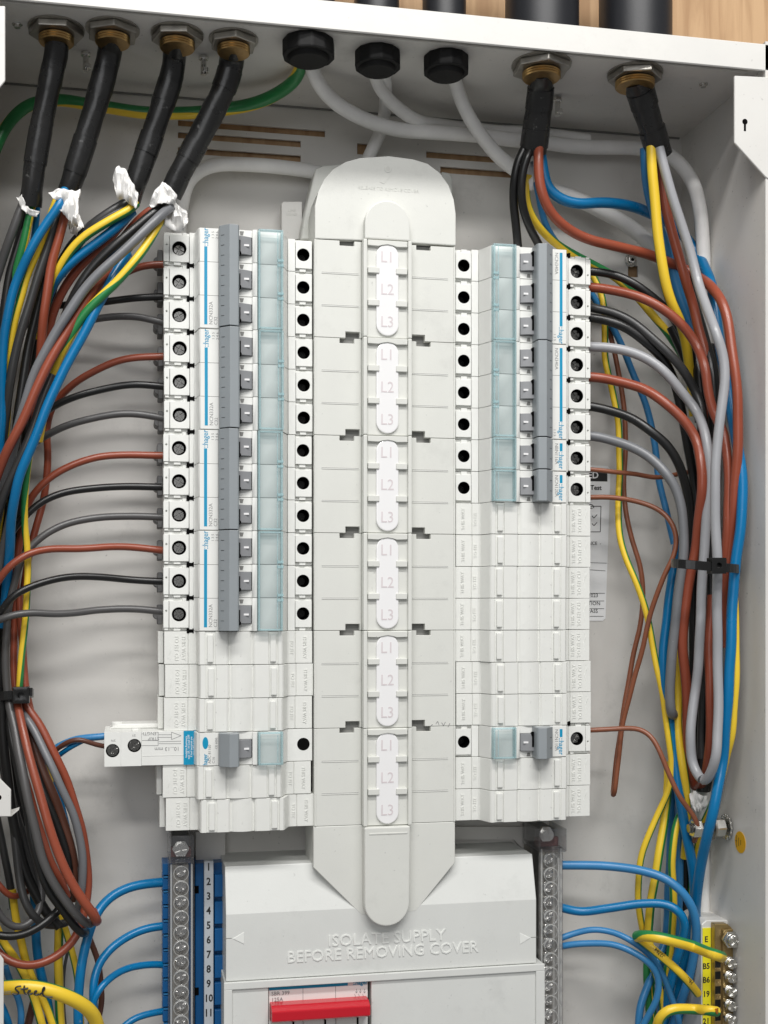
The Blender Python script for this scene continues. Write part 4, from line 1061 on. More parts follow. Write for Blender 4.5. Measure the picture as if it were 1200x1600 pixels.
x_, _, z_ = W(1140, 1467, D1 + 7)
hb = MB().cyl((x_, D1 + 6.2, z_), 5.0, 3.6, 'd', 6, smooth=False).cyl((x_ + 0.6, D1 + 9.8, z_ - 0.2), 4.0, 2.2, 'd', 24, r2=3.6); sector_head(hb, (x_ + .6, 0, z_ - .2), 3.2, D1 + 11.9, D1 + 12.8, 0.6, rot=.5)
part('hexagon_screw', hb, 'zinc', eb, bev=0.15)
for i, y_ in enumerate((1503, 1525, 1547, 1569, 1591)):
    x_, _, z_ = W(1139, y_, D1 + 7)
    mb = MB().cyl((x_ - 0.8, D1 + 6.2, z_ + 0.8), 2.6, 3, 'd', 16, r2=2.9).cyl((x_, D1 + 8.4, z_), 3.1, 2.6, 'd', 20, r2=2.9); sector_head(mb, (x_, 0, z_), 2.8, D1 + 10.9, D1 + 11.9, 0.6, rot=.3 + i)
    part('screw', mb, 'zinc', eb, bev=0.1)

# test sticker on the back wall
stk = thing('test_sticker', 'silver test sticker on the back wall, half hidden, with ticked clipboard and dates', 'sticker', (X(935, 0.3), 0.3, Z(935, 850, 0.3)))
part('sheet', MB().prism([(X(x, .3), Z(x, y, .3)) for x, y in [(870, 726), (949, 728), (954, 733), (946, 966), (942, 970), (870, 970)]], 0.05, 0.35), 'sticker', stk)
x_ = X(949, .4); part('black_band', MB().box(X(872, .4), x_, 0.3, 0.42, Z(930, 752, .4), Z(930, 734, .4)), 'ink_black', stk)
wtext('TESTED', 5.6, 'tag', 912, 742.5, .5, stk, bold=0.12, ext=0.05)
wtext('PAT Test', 4.0, 'ink_black', 921, 762, .45, stk, bold=0.08, ext=0.05)
cb = MB()
for q in ((921, 791, 939, 791), (939, 791, 938, 831), (938, 831, 918, 831), (920, 791, 922, 788), (922, 788, 926, 789), (926, 789, 928, 794), (926, 794, 919, 794),
          (925, 806, 928, 809.5), (928, 809.5, 933, 804), (925, 818, 928, 821.5), (928, 821.5, 933, 816)): line(cb, *q, d=0.4, w_=0.22)
for q in ((918, 879, 948, 880), (918, 890, 946, 892), (918, 927, 945, 927), (918, 939, 944, 939), (918, 951, 944, 951), (918, 963, 943, 963)): line(cb, *q, d=0.4, w_=0.14)
part('printed_lines', cb, 'ink_black', stk)
wtext('REFERENCE  -', 2.9, 'ink_black', 918, 849, .45, stk, ext=0.05)
wtext('JUN 2023', 3.2, 'ink_black', 919, 930.5, .45, stk, ext=0.05); wtext('LOCATION', 3.2, 'ink_black', 918, 943, .45, stk, ext=0.05); wtext('PASS', 3.2, 'ink_black', 926, 955, .45, stk, ext=0.05)

# yellow earth symbol on the right side wall
def on_side(px, py):
    rx, ry = ray(px); t_ = XR / rx
    return DC - t_ * ry, t_ * (CY - py) / F
de, zz = on_side(1157, 1316)
es = thing('earth_symbol_sticker', 'round amber sticker with an earth symbol on the right side wall', 'sticker', (XR, de, zz))
rr = 6.0; n = 28
disc = MB().cyl((XR - 0.25, de, zz), rr, 0.2, 'x', n, smooth=False)
part('disc', disc, 'amber', es)
sm_ = MB()
for dz, L in ((2.0, 1.4), (0.4, 2.4), (-1.2, 3.4)):
    sm_.box(XR - 0.33, XR - 0.26, de - 2.0 + dz * 1.4 - 0.2, de - 2.0 + dz * 1.4 + 0.2, zz - L, zz + L)
sm_.box(XR - 0.33, XR - 0.26, de - 5.0, de - 3.3, zz - 0.2, zz + 0.2)
part('earth_symbol', sm_, 'ink_black', es)

# earth stud through the side wall
dS, zS = on_side(1137, 1292)
st = thing('earth_stud', 'threaded earth stud with nuts and toothed washer fixed through the right side wall', 'stud', (XR, dS, zS))
thr = MB()
for i in range(17): thr.cyl((XR - 2 - 1.3 * i - 1.3, dS, zS), 2.4, 0.65, 'x', 14, r2=2.9).cyl((XR - 2 - 1.3 * i - .65, dS, zS), 2.9, 0.65, 'x', 14, r2=2.4)
part('thread', thr, 'screw', st)
tw = MB()
for i in range(14):
    a = 2 * math.pi * i / 14; tw.box(XR - 1.8, XR - 0.2, dS + 6.3 * math.cos(a) - 0.9, dS + 6.3 * math.cos(a) + .9, zS + 6.3 * math.sin(a) - 0.9, zS + 6.3 * math.sin(a) + 0.9)
tw.cyl((XR - 1.5, dS, zS), 6.2, 1.2, 'x', 24)
part('toothed_washer', tw, 'zinc', st, bev=0.2)
part('nut', MB().cyl((XR - 9.0, dS, zS), 5.6, 6.2, 'x', 6, smooth=False), 'zinc', st, bev=0.4)
part('plain_washer', MB().cyl((XR - 10.4, dS, zS), 6.8, 1.1, 'x', 28), 'nut', st, bev=0.2)
part('nut', MB().cyl((XR - 22.0, dS, zS), 5.4, 5.0, 'x', 6, smooth=False), 'zinc', st, bev=0.4)
# ================================================================ cables
# ---- the white and earth cables of the rubber glands
cable('gy', 'thick earth cable swinging left from the first rubber gland behind the black sleeves', [(474, 88, 66), (462, 122, 52), (432, 148, 36), (385, 165, 26), (320, 174, 20), (240, 177, 18), (160, 167, 18), (95, 156, 20), (45, 164, 24), (12, 195, 28), (-14, 250, 30)], 30, (10, 9), phi=(-110, -180, -250, -250, -180, -110))
cable('white_pvc', 'white cable from the first rubber gland sweeping right and down the far corner', [(483, 88, 66), (492, 120, 58), (515, 152, 46), (555, 180, 36), (600, 197, 30), (660, 206, 26), (740, 211, 20), (830, 221, 14), (920, 230, 12), (1000, 232, 14), (1050, 245, 22), (1080, 280, 30), (1094, 330, 34), (1099, 400, 28), (1101, 600, 26), (1101, 1000, 26), (1098, 1440, 26), (1096, 1640, 26)], 30, (11.5, 10.5))
cable('white_pvc', 'left white cable of the middle rubber gland, running right along the first', [(582, 100, 66), (590, 130, 54), (612, 160, 42), (650, 187, 28), (700, 198, 14), (760, 204, 9), (830, 208, 9), (920, 220, 9)], 30, 10)
cable('white_pvc', 'white cable dropping from the middle rubber gland behind the shroud cap', [(597, 100, 66), (603, 135, 46), (601, 175, 24), (592, 210, 14), (576, 245, 10), (560, 290, 9)], 20, 10)
cable('white_pvc', 'white cable of the third rubber gland curving down right behind the fifth sleeve', [(705, 106, 66), (716, 145, 52), (738, 190, 40), (768, 232, 30), (805, 266, 24), (850, 292, 20), (905, 312, 18), (960, 340, 16), (1010, 375, 14), (1050, 430, 12), (1070, 500, 12)], 30, (10.5, 12))
cable('white_pvc', 'white cable coming out behind the cap to the left and dropping behind the black sleeves', [(540, 285, 8), (500, 270, 9), (440, 262, 10), (380, 257, 11), (325, 260, 11), (296, 280, 11), (284, 320, 10), (280, 380, 9), (279, 460, 8)], 10, 11)

# ---- short wires from the left breakers, top to bottom
T = [('brown', 'brown cable to the top terminal of the left column', [(262, 413, 34), (225, 416, 33), (195, 427, 30), (150, 457, 24), (120, 490, 20), (95, 530, 18), (80, 580, 18), (72, 640, 16)]),
     ('black', 'black cable to the second terminal from the top of the left column', [(262, 463, 34), (215, 466, 33), (175, 470, 30), (130, 475, 24), (77, 480, 20), (45, 500, 18), (20, 540, 16)]),
     ('dgrey', 'grey cable to the third terminal from the top of the left column', [(262, 506, 34), (237, 500, 34), (212, 495, 32), (155, 497, 28), (110, 508, 22), (72, 526, 20), (50, 550, 18), (35, 600, 14)]),
     ('brown', 'brown cable to the fourth terminal of the left column, dropping as a vertical run', [(262, 557, 34), (212, 559, 34), (175, 567, 32), (137, 585, 30), (107, 607, 26), (84, 632, 22), (74, 665, 20), (74, 716, 20), (70, 770, 20), (58, 818, 22), (50, 850, 24), (40, 900, 24), (34, 960, 26), (36, 1020, 28), (41, 1085, 30)]),
     ('black', 'black cable to the fifth terminal of the left column', [(262, 605, 34), (212, 601, 34), (162, 607, 33), (112, 622, 32), (80, 637, 28), (55, 660, 22), (35, 700, 18)]),
     ('dgrey', 'grey cable to the sixth terminal of the left column', [(262, 655, 34), (212, 647, 34), (162, 650, 34), (112, 662, 33), (72, 680, 30), (45, 700, 22), (28, 740, 18)]),
     ('brown', 'brown cable to the seventh terminal of the left column, arching over the vertical brown run', [(262, 711, 34), (200, 711, 34), (150, 715, 35), (107, 730, 36), (75, 748, 36), (50, 775, 35), (37, 808, 33), (30, 850, 32), (26, 900, 32), (23, 960, 33), (21, 1020, 34), (22, 1060, 35), (26, 1100, 36)]),
     ('black', 'black cable to the eighth terminal of the left column', [(262, 761, 34), (200, 760, 35), (150, 762, 37), (100, 770, 39), (62, 787, 41), (30, 817, 41), (12, 845, 38), (0, 880, 34), (-8, 930, 30)]),
     ('dgrey', 'grey cable to the ninth terminal of the left column, then down the bundle', [(262, 809, 34), (200, 806, 35), (150, 809, 37), (100, 820, 39), (62, 842, 41), (36, 872, 41), (22, 910, 40), (12, 960, 40), (9, 1020, 40), (11, 1080, 41), (15, 1105, 42)]),
     ('brown', 'brown cable to the tenth terminal of the left column', [(262, 861, 34), (212, 855, 35), (175, 854, 37), (125, 857, 41), (75, 859, 45), (42, 867, 48), (15, 885, 49), (0, 904, 48), (-15, 930, 45)]),
     ('black', 'black cable to the eleventh terminal of the left column', [(262, 908, 34), (200, 906, 35), (160, 902, 38), (125, 901, 41), (87, 905, 45), (50, 915, 48), (22, 930, 50), (5, 950, 49), (-12, 985, 46)]),
     ('dgrey', 'lowest grey cable of the left column, level across the bundle', [(262, 956, 34), (200, 951, 35), (150, 954, 38), (120, 958, 42), (87, 959, 46), (50, 957, 50), (20, 961, 52), (0, 967, 52), (-20, 978, 50)])]
for m, lab, pts in T: cable(m, lab, pts, 30, 5.7)

# ---- first black sleeve
cable('dgrey', 'outer grey cable leaving the first sleeve to the left edge', [(43, 305, 53), (33, 328, 54), (15, 374, 52), (2, 412, 48), (-14, 460, 44)], 50, 7)
cable('black', 'black cable between the grey and the green ones under the first sleeve', [(50, 305, 50), (42, 330), (30, 375), (17, 425), (8, 475), (2, 520), (-4, 600)], 46, 7)
cable('gg', 'mostly green earth cable directly under the first sleeve', [(54, 305, 52), (46, 336, 52), (36, 385, 50), (25, 430, 46), (15, 480, 42), (7, 530, 38), (1, 600, 36), (-6, 680, 34)], 46, 6.5, phi=(95, 150))
cable('blue', 'short length of blue cable tucked right of the first sleeve end', [(60, 305, 46), (57, 340, 44), (52, 380, 40), (40, 420, 32), (26, 470, 26)], 40, 5)
# ---- second black sleeve
cable('blue', 'bright blue cable in front, leaving the torn wrap and running down the left edge', [(101, 298, 58), (95, 315, 64), (72, 351, 63), (46, 395, 60), (29, 432, 56), (17, 466, 54), (8, 516, 52), (4, 560, 50), (2, 640, 46), (-2, 740, 42)], 52, 7.2)
cable('yg', 'earth cable running beside the bright blue one at the left edge', [(90, 310, 56), (76, 345, 56), (56, 398, 54), (42, 432, 52), (33, 466, 50), (24, 499, 48), (16, 540, 46), (12, 600, 42), (11, 648, 38), (8, 690, 36), (2, 730, 34), (-6, 790, 32)], 48, 6, phi=(0, 70, 60, 10, -20))
cable('charcoal', 'charcoal cable between earth and black ones under the second sleeve', [(101, 315, 52), (88, 347, 54), (73, 390, 54), (59, 432, 54), (46, 474, 53), (34, 516, 52), (22, 564, 50), (15, 606, 48), (8, 650, 44), (2, 720, 38)], 50, 7)
cable('black', 'black cable left of the straight brown one under the second sleeve', [(106, 318, 48), (98, 350), (84, 395), (70, 440), (58, 485), (48, 525), (38, 580), (30, 640), (24, 710), (18, 790)], 44, 7.5)
cable('brown', 'straight brown cable from the torn wrap crossing behind the slanting ones', [(108, 310, 52), (103, 332, 56), (92, 373, 56), (80, 415, 55), (73, 457, 54), (68, 499, 52), (64, 550, 46), (60, 600, 38), (54, 660, 30)], 50, 7)
cable('black', 'second black cable deep in the left bundle', [(88, 430, 38), (76, 480), (62, 530), (52, 590), (44, 650), (38, 720), (28, 800), (16, 880), (4, 960)], 28, 7)
cable('black', 'black cable at the very left edge below the bright blue one', [(60, 520, 30), (40, 600), (30, 680), (18, 760), (8, 840), (0, 930), (-4, 1020), (-2, 1100)], 24, 8)
cable('black', 'broad black cable behind the left bundle at mid height', [(46, 560, 24), (36, 660), (26, 740), (22, 830), (16, 900), (4, 980), (0, 1090)], 20, 9)
cable('charcoal', 'charcoal cable showing between black ones left of the vertical brown run', [(70, 470, 30), (58, 540), (50, 610), (40, 690), (30, 770), (20, 840), (8, 900)], 26, 6)
cable('dbrown', 'dark brown cable deep behind the grey and black ones of the left bundle', [(66, 520, 26), (54, 600), (44, 680), (30, 760), (16, 840), (2, 920)], 22, 7)
cable('black', 'black cable just left of the blue one above the left cable tie', [(36, 800, 24), (26, 880), (12, 960), (4, 1030), (2, 1090)], 24, 9)
cable('gg', 'green earth cable low at the left edge behind the bright blue one', [(14, 560, 34), (8, 640), (4, 720), (0, 800), (-6, 860)], 30, 6, phi=(60, 100))
# ---- third black sleeve
cable('charcoal', 'dark cable on the upper side of the third sleeve end', [(210, 308, 50), (194, 319, 54), (169, 334, 54), (143, 352, 52), (122, 372, 48), (104, 395, 42), (88, 424, 36), (76, 460, 32)], 50, (8.5, 7))
cable('charcoal', 'dark cable under the wrap of the third sleeve, above the yellow one', [(212, 312, 56), (200, 324, 56), (178, 334, 56), (150, 352, 54), (128, 375, 50), (110, 400, 44), (96, 430, 38)], 50, 6.5)
cable('yg', 'yellow earth cable curving down left from the third sleeve', [(212, 318, 60), (204, 327, 62), (170, 346, 62), (136, 367, 60), (112, 391, 57), (93, 418, 53), (80, 446, 48), (70, 480, 42), (60, 530, 36)], 55, 7, phi=(-52, -52))
cable('blue', 'blue cable under the yellow one from the third sleeve', [(208, 330, 56), (184, 354, 58), (154, 377, 57), (120, 403, 55), (92, 431, 51), (78, 456, 45), (64, 500, 38)], 52, 7.5)
cable('brown', 'brown cable under the blue one from the third sleeve', [(196, 345, 50), (170, 374, 52), (140, 401, 50), (112, 432, 46), (95, 458, 42), (84, 485, 38), (74, 530, 30)], 46, 7)
# ---- fourth black sleeve
cable('brown', 'short brown cable showing above the black one at the fourth sleeve', [(256, 315, 50), (236, 326, 50), (218, 340, 48), (196, 364, 46), (176, 388, 44)], 46, 5)
cable('black', 'glossy black cable sweeping down left from the fourth sleeve', [(266, 314, 56), (250, 326, 62), (217, 353, 64), (177, 387, 64), (144, 419, 62), (123, 449, 60), (108, 480, 56), (94, 520, 50)], 60, 8)
cable('mgrey', 'long grey cable from the fourth sleeve crossing the whole left bundle', [(270, 322, 60), (258, 330, 66), (240, 347, 70), (200, 387, 72), (154, 428, 72), (124, 462, 71), (100, 498, 70), (76, 540, 68), (57, 578, 66), (43, 620, 63), (31, 657, 60), (20, 700, 54), (6, 760, 48), (-6, 820, 42)], 66, 7.5)
cable('brown', 'long brown cable below the grey one, slanting to the left edge', [(178, 415, 60), (152, 444, 64), (126, 485, 66), (100, 527, 67), (76, 567, 68), (55, 612, 68), (34, 660, 66), (15, 697, 64), (1, 728, 60), (-14, 770, 56)], 64, 7.5)
cable('gy', 'yellow and green cable with a twist, slanting beside the long brown one', [(258, 330, 58), (241, 362, 66), (218, 400, 70), (186, 436, 70), (156, 465, 69), (126, 499, 67), (107, 530, 65), (90, 564, 61), (80, 592, 56), (70, 630, 46), (60, 690, 40)], 64, 7, phi=(0, -50, -70, -160, -270, -340, -360))
cable('blue', 'blue cable lowest of the slanting ones, running down to the left edge', [(200, 395, 60), (178, 432, 64), (156, 472, 66), (138, 508, 67), (114, 551, 67), (93, 592, 67), (76, 630, 67), (61, 670, 66), (45, 708, 64), (29, 747, 61), (20, 790, 57), (17, 820, 52), (15, 870, 44), (10, 920, 38), (4, 980, 34)], 62, 7.5)
cable('blue', 'thin second blue cable peeping above the yellow and green one', [(212, 378, 58), (197, 399, 62), (180, 424, 62), (168, 446, 60), (152, 474, 54)], 58, 3)
cable('charcoal', 'charcoal cable between the long brown and the blue one', [(92, 560, 56), (64, 631, 60), (44, 688, 60), (24, 732, 58), (8, 768, 56), (-6, 810, 52)], 58, 7)
cable('dgrey', 'grey cable left of the blue one near the middle of the left edge', [(38, 720, 52), (22, 775, 50), (10, 830, 46), (0, 880, 42), (-8, 920, 40)], 46, 6)
cable('yg', 'yellow earth cable hanging straight down to the left cable tie', [(50, 690, 50), (43, 730, 50), (38, 775, 48), (39, 820, 44), (43, 860, 42), (44, 900, 42), (42, 940, 42), (38, 985, 42), (33, 1030, 42), (30, 1070, 42), (29, 1100, 40)], 44, 5.4, phi=(150, 150, 60, -20, -45, -60, -95))
cable('brown', 'brown cable at the right edge of the bundle just above the left tie', [(30, 930, 34), (33, 990, 36), (38, 1040, 38), (42, 1080, 40), (48, 1110, 40)], 36, 5.5)

# ---- fan of loops under the left tie
cable('dgrey', 'front grey cable of the lower left fan, hooking right at its end', [(13, 1085, 42), (16, 1110, 46), (24, 1147, 52), (32, 1190, 58), (42, 1240, 62), (54, 1291, 64), (66, 1340, 64), (78, 1370, 64), (95, 1398, 63), (115, 1424, 62), (128, 1438, 60), (140, 1445, 56), (146, 1440, 50)], 55, 7)
cable('black', 'black cable along the left side of the front grey one', [(8, 1090, 40), (17, 1147, 46), (29, 1205, 54), (40, 1260, 58), (55, 1330, 60), (74, 1387, 60), (99, 1425, 58), (117, 1448, 56), (130, 1460, 52), (133, 1456, 46)], 50, 6.5)
cable('brown', 'bright brown cable with a folded end in front of the lower left fan', [(25, 1085, 40), (28, 1107, 46), (38, 1147, 54), (48, 1190, 60), (60, 1232, 64), (73, 1282, 67), (88, 1325, 68), (104, 1364, 68), (121, 1393, 68), (140, 1420, 67), (150, 1436, 64), (151, 1440, 56), (144, 1424, 50)], 56, (6.5, 8))
cable('mgrey', 'grey cable arching right beside the outer brown one', [(30, 1095, 38), (36, 1114, 42), (56, 1147, 48), (73, 1181, 52), (88, 1212, 54), (101, 1240, 54), (115, 1274, 52), (124, 1308, 50), (128, 1338, 48), (129, 1370, 46), (127, 1395, 44), (122, 1420, 38)], 48, 6.3)
cable('brown', 'outer brown cable looping round the bottom of the lower left fan', [(37, 1090, 40), (43, 1105, 42), (59, 1127, 44), (74, 1154, 46), (88, 1183, 47), (105, 1223, 47), (118, 1264, 46), (130, 1308, 44), (136, 1347, 42), (138, 1381, 42), (136, 1406, 42), (130, 1435, 44), (118, 1465, 46), (103, 1483, 48), (80, 1499, 50), (56, 1507, 52), (34, 1508, 54), (10, 1499, 54), (-8, 1482, 52)], 46, 6.6)
cable('dbrown', 'dark brown cable inside the lower left fan', [(40, 1120, 34), (51, 1156, 38), (64, 1198, 42), (78, 1233, 44), (93, 1270, 44), (108, 1316, 44), (115, 1347, 42), (118, 1372, 40), (115, 1405, 34)], 40, 8)
cable('brown', 'brown cable right behind the front grey one of the fan', [(34, 1200, 44), (52, 1260, 50), (66, 1310, 54), (80, 1350, 56), (95, 1378, 54), (104, 1400, 48)], 50, 6.5)
cable('black', 'black cable through the gap of the lower left fan', [(54, 1190, 42), (65, 1228, 46), (81, 1268, 48), (96, 1308, 48), (106, 1345, 46), (110, 1375, 40)], 44, 6)
cable('dgrey', 'grey cable behind the gap, ending near the right edge of the fan', [(80, 1250, 36), (98, 1290, 40), (110, 1325, 42), (118, 1352, 42), (124, 1390, 38)], 40, 5)
cable('blue', 'blue cable glimpsed through the upper gap of the lower left fan', [(78, 1180, 32), (88, 1230, 34), (97, 1262, 34), (103, 1290, 32), (108, 1330, 28)], 32, 6)
cable('yg', 'yellow earth cable glimpsed through the upper gap of the lower left fan', [(70, 1170, 34), (78, 1205, 35), (86, 1240, 34), (92, 1270, 30)], 34, 3.8, phi=(30, 60))
cable('dbrown', 'dark brown cable under the tie, behind the bright brown one', [(32, 1100, 34), (42, 1130, 36), (56, 1170, 36), (68, 1215, 36), (80, 1260, 34)], 34, 8)
for i, (m, lab, pts, r) in enumerate([
    ('black', 'black cable left of the fan passing behind the white bracket', [(0, 1095), (6, 1160), (14, 1230), (24, 1300), (38, 1360), (58, 1400), (76, 1430), (94, 1448)], 8),
    ('charcoal', 'charcoal cable emerging right of the white bracket', [(-4, 1110), (4, 1180), (20, 1260), (36, 1318), (50, 1360), (60, 1385)], 8),
    ('black', 'black cable hugging the front grey one on its left', [(6, 1130), (14, 1190), (30, 1260), (44, 1320), (62, 1365), (84, 1400)], 7),
    ('charcoal', 'charcoal cable along the left edge under the bracket', [(-10, 1250), (6, 1330), (14, 1370), (18, 1400), (20, 1420)], 6)]):
    cable(m, lab, pts, 44 - 4 * i, r)
cable('charcoal', 'charcoal loop hanging inside the lower left fan', [(18, 1270, 42), (28, 1347, 46), (33, 1385, 48), (40, 1413, 50), (54, 1435, 50), (72, 1445, 46), (95, 1444, 42), (112, 1436, 38)], 46, 6.5)
cable('dgrey', 'grey loop dipping below the white bracket and rising again', [(-12, 1405, 54), (0, 1431, 54), (16, 1447, 54), (37, 1449, 52), (56, 1433, 48), (65, 1406, 44), (63, 1372, 42), (52, 1335, 40), (40, 1290, 38)], 50, 6)
cable('black', 'black loop passing under the other loops at lower left', [(-14, 1458, 58), (0, 1462, 58), (25, 1463, 58), (51, 1455, 57), (73, 1441, 54), (92, 1422, 50), (106, 1400, 44)], 54, 6.5)
cable('brown', 'stub of brown cable crossing the left edge above the black loop', [(-10, 1372, 40), (4, 1390, 42), (16, 1402, 40), (34, 1398, 36), (56, 1384, 34)], 40, 5)
# lower left vertical wires
cable('yg', 'leftmost slanting earth cable behind the marked one', [(-6, 1450, 40), (5, 1473), (22, 1497), (39, 1526), (54, 1560), (68, 1610)], 38, 6.6, phi=(50, 50))
cable('yg', 'earth cable falling past the blue one behind the marked cable', [(19, 1390, 34), (25, 1440), (33, 1473), (42, 1507), (59, 1546), (74, 1575), (90, 1620)], 34, 6.4, phi=(40, -40))
cable('blue', 'blue cable descending behind the brown loop at lower left', [(50, 1340, 28), (54, 1397), (56, 1448), (58, 1482), (64, 1524), (74, 1566), (82, 1620)], 28, 7.2)
cable('yg', 'vertical earth cable, half yellow half green, in the middle of the lower left', [(93, 1400, 26), (92, 1448), (91, 1499), (92, 1549), (97, 1625)], 26, 7, phi=(-50, -50, 60, 70))
cable('yg', 'slanting earth cable just left of the tall blue one', [(92, 1420, 30), (101, 1450), (111, 1482), (119, 1516), (123, 1550), (128, 1620)], 30, 5.5, phi=(50, 50))
cable('dgrey', 'thin dark cable beside the vertical earth cable at lower left', [(112, 1470, 22), (101, 1510), (99, 1560), (103, 1620)], 22, 2.5)
cable('blue', 'blue cable to the first way of the left neutral bar, then straight down', [(264, 1378, 22), (235, 1380, 24), (200, 1388, 28), (172, 1403, 32), (153, 1425, 38), (141, 1450, 42), (132, 1482, 44), (126, 1516, 46), (123, 1549, 46), (123, 1625, 46)], 36, 7.4)
cable('blue', 'blue cable to the fourth way of the left neutral bar', [(264, 1446, 22), (235, 1450, 24), (200, 1463, 28), (171, 1483, 34), (153, 1510, 38), (146, 1540, 42), (147, 1580, 42), (150, 1630, 40)], 34, 6.6)
cable('blue', 'blue cable to the seventh way of the left neutral bar', [(264, 1508, 22), (235, 1507, 26), (200, 1513, 32), (177, 1524, 38), (160, 1539, 44), (148, 1558, 46), (142, 1600, 44)], 36, 5.6)
cable('blue', 'blue cable to the tenth way of the left neutral bar', [(264, 1578, 22), (235, 1583, 26), (205, 1594, 30), (185, 1612, 32)], 26, 5.4)
cable('dbrown', 'dark brown cable right of the tall blue one at lower left', [(130, 1430, 26), (141, 1470), (152, 1499), (158, 1533), (159, 1566), (152, 1600)], 24, 4.6)
cable('lblue', 'small pale blue hook under the marked earth cable', [(8, 1510, 40), (16, 1535), (29, 1560), (34, 1583), (30, 1625)], 38, 5.2)
cable('blue', 'blue cable in the bottom left corner', [(-5, 1560, 40), (8, 1585), (22, 1625)], 38, 6)
cable('dbrown', 'brown cable behind the slanting earth cables in the bottom left corner', [(58, 1550, 26), (50, 1577), (38, 1625)], 26, 6)
mk = cable('yw', 'thickest earth cable, hand marked in black ink, across the bottom left corner', [(-30, 1546, 74), (0, 1543, 76), (40, 1542, 80), (76, 1548, 80), (110, 1559, 78), (134, 1573, 74), (149, 1592, 68), (156, 1625, 62)], 76, 11.2, phi=(0, 0, 25))
def ink_stroke(pts, d, name='handwriting', r=0.42):
    mb = MB(); P = [(*W(x, y, d), r) for x, y in pts]
    tube(mb, P, 6, step=1.0)
    o = link(name, mb.mesh(name, 'ink_black'), mk); o.location = (-mk.location.x, -mk.location.y, -mk.location.z)
e_ = [(0, 4), (5, 3), (4, 0), (1, 2), (0, 6), (3, 9), (8, 6)]
for s_ in ([(33, 1541), (26, 1541), (22, 1545), (27, 1548), (31, 1551), (27, 1555), (19, 1553)], [(38, 1540), (37, 1547), (38, 1553), (42, 1553)], [(32, 1546), (38, 1545), (44, 1544)],
           [(43 + a, 1546 + b) for a, b in e_], [(53 + a, 1547 + b) for a, b in e_], [(62, 1554), (68, 1549), (71, 1543), (68, 1541), (66, 1548), (66, 1554), (70, 1558), (82, 1558)]):
    ink_stroke(s_, 84.0)
for i, x_ in enumerate((2, 7, 12, 17)):
    p_ = W(x_, 1551, 83.2); link('lettering', text_mesh('002', 2.0, 'ink'), mk, (p_[0] - mk.location.x / M, p_[1] + mk.location.y / M, p_[2] - mk.location.z / M)) if i in (0, 2) else None
# side breaker feeds
cable('lblue', 'blue cable entering the side extended breaker', [(170, 1150, 38), (150, 1152, 38), (120, 1155, 36), (98, 1163, 34), (80, 1173, 32), (60, 1195, 28)], 36, 5.6)
cable('dbrown', 'brown cable kinked over the blue one at the side extended breaker', [(170, 1167, 40), (150, 1163, 42), (130, 1156, 44), (118, 1154, 44), (104, 1160, 42), (90, 1170, 38), (74, 1185, 34)], 40, 3.9)
cable('blue', 'darker blue cable under the pair at the side extended breaker', [(130, 1158, 34), (110, 1168, 34), (92, 1180, 32), (70, 1198, 28)], 34, 4)

# ---- right side: fifth sleeve
cable('black', 'leftmost black cable of the fifth sleeve, dropping behind the top right breaker', [(820, 232, 54), (809, 255, 54), (804, 282, 52), (803, 310, 48), (805, 345, 44), (809, 385, 40), (812, 420, 36)], 46, 6.8)
cable('black', 'second black cable of the fifth sleeve, curving right behind the grey bar', [(830, 230, 56), (824, 245, 58), (816, 270, 56), (814, 296, 54), (817, 324, 50), (826, 353, 46), (842, 382, 40), (858, 410, 34)], 48, 6.5)
cable('yg', 'yellow earth cable of the fifth sleeve passing behind the top right breaker', [(826, 275, 44), (821, 296, 44), (825, 324, 42), (837, 348, 40), (856, 370, 34), (880, 388, 28), (905, 402, 24), (930, 416, 22), (960, 432, 22), (992, 460, 22), (1022, 495, 24), (1050, 530, 26), (1068, 560, 26), (1080, 600, 26)], 34, 6.2, phi=(-45, -45, -110, -110, 60, 60))
cable('lblue', 'slim blue cable right of the yellow one under the fifth sleeve', [(838, 285, 38), (843, 312, 38), (849, 340, 36), (860, 366, 32), (878, 390, 26), (900, 420, 22), (925, 462, 20), (945, 490, 20), (962, 520, 20), (977, 552, 20), (997, 602, 20), (1014, 650, 20), (1024, 705, 20), (1030, 750, 20), (1042, 800, 22), (1053, 850, 24)], 30, 5.2)
cable('brown', 'thick brown cable from the fifth sleeve sweeping right and down the far side', [(841, 228, 58), (841, 245, 60), (842, 270, 60), (847, 300, 60), (860, 331, 58), (884, 355, 56), (918, 373, 54), (960, 385, 52), (1008, 396, 48), (1040, 408, 46), (1070, 420, 44), (1094, 435, 44), (1112, 449, 46), (1127, 470, 48), (1136, 497, 50), (1142, 534, 52), (1148, 575, 54), (1152, 617, 54), (1153, 664, 53), (1152, 711, 52), (1149, 758, 50), (1145, 805, 48), (1139, 852, 46), (1136, 897, 45), (1132, 940, 42), (1128, 1000, 38)], 50, 7.8)
cable('blue', 'thick blue cable from the fifth sleeve, behind the upright ones, down to the bottom right', [(845, 240, 48), (849, 270, 48), (854, 290, 48), (864, 303, 48), (884, 314, 48), (906, 318, 48), (935, 317, 46), (962, 318, 44), (1000, 327, 38), (1040, 345, 32), (1070, 368, 30), (1090, 398, 32), (1108, 436, 36), (1117, 475, 38), (1122, 520, 40), (1132, 580, 40), (1144, 650, 40), (1156, 715, 42), (1160, 758, 44), (1159, 796, 46), (1156, 833, 48), (1151, 871, 50), (1146, 916, 52), (1143, 972, 54), (1141, 1029, 54), (1138, 1085, 54), (1133, 1141, 52), (1128, 1196, 50), (1121, 1234, 56), (1114, 1271, 60), (1104, 1309, 62), (1096, 1346, 60), (1090, 1384, 56), (1087, 1421, 50), (1084, 1470, 38), (1072, 1530, 36), (1052, 1620, 34)], 45, 8.2)
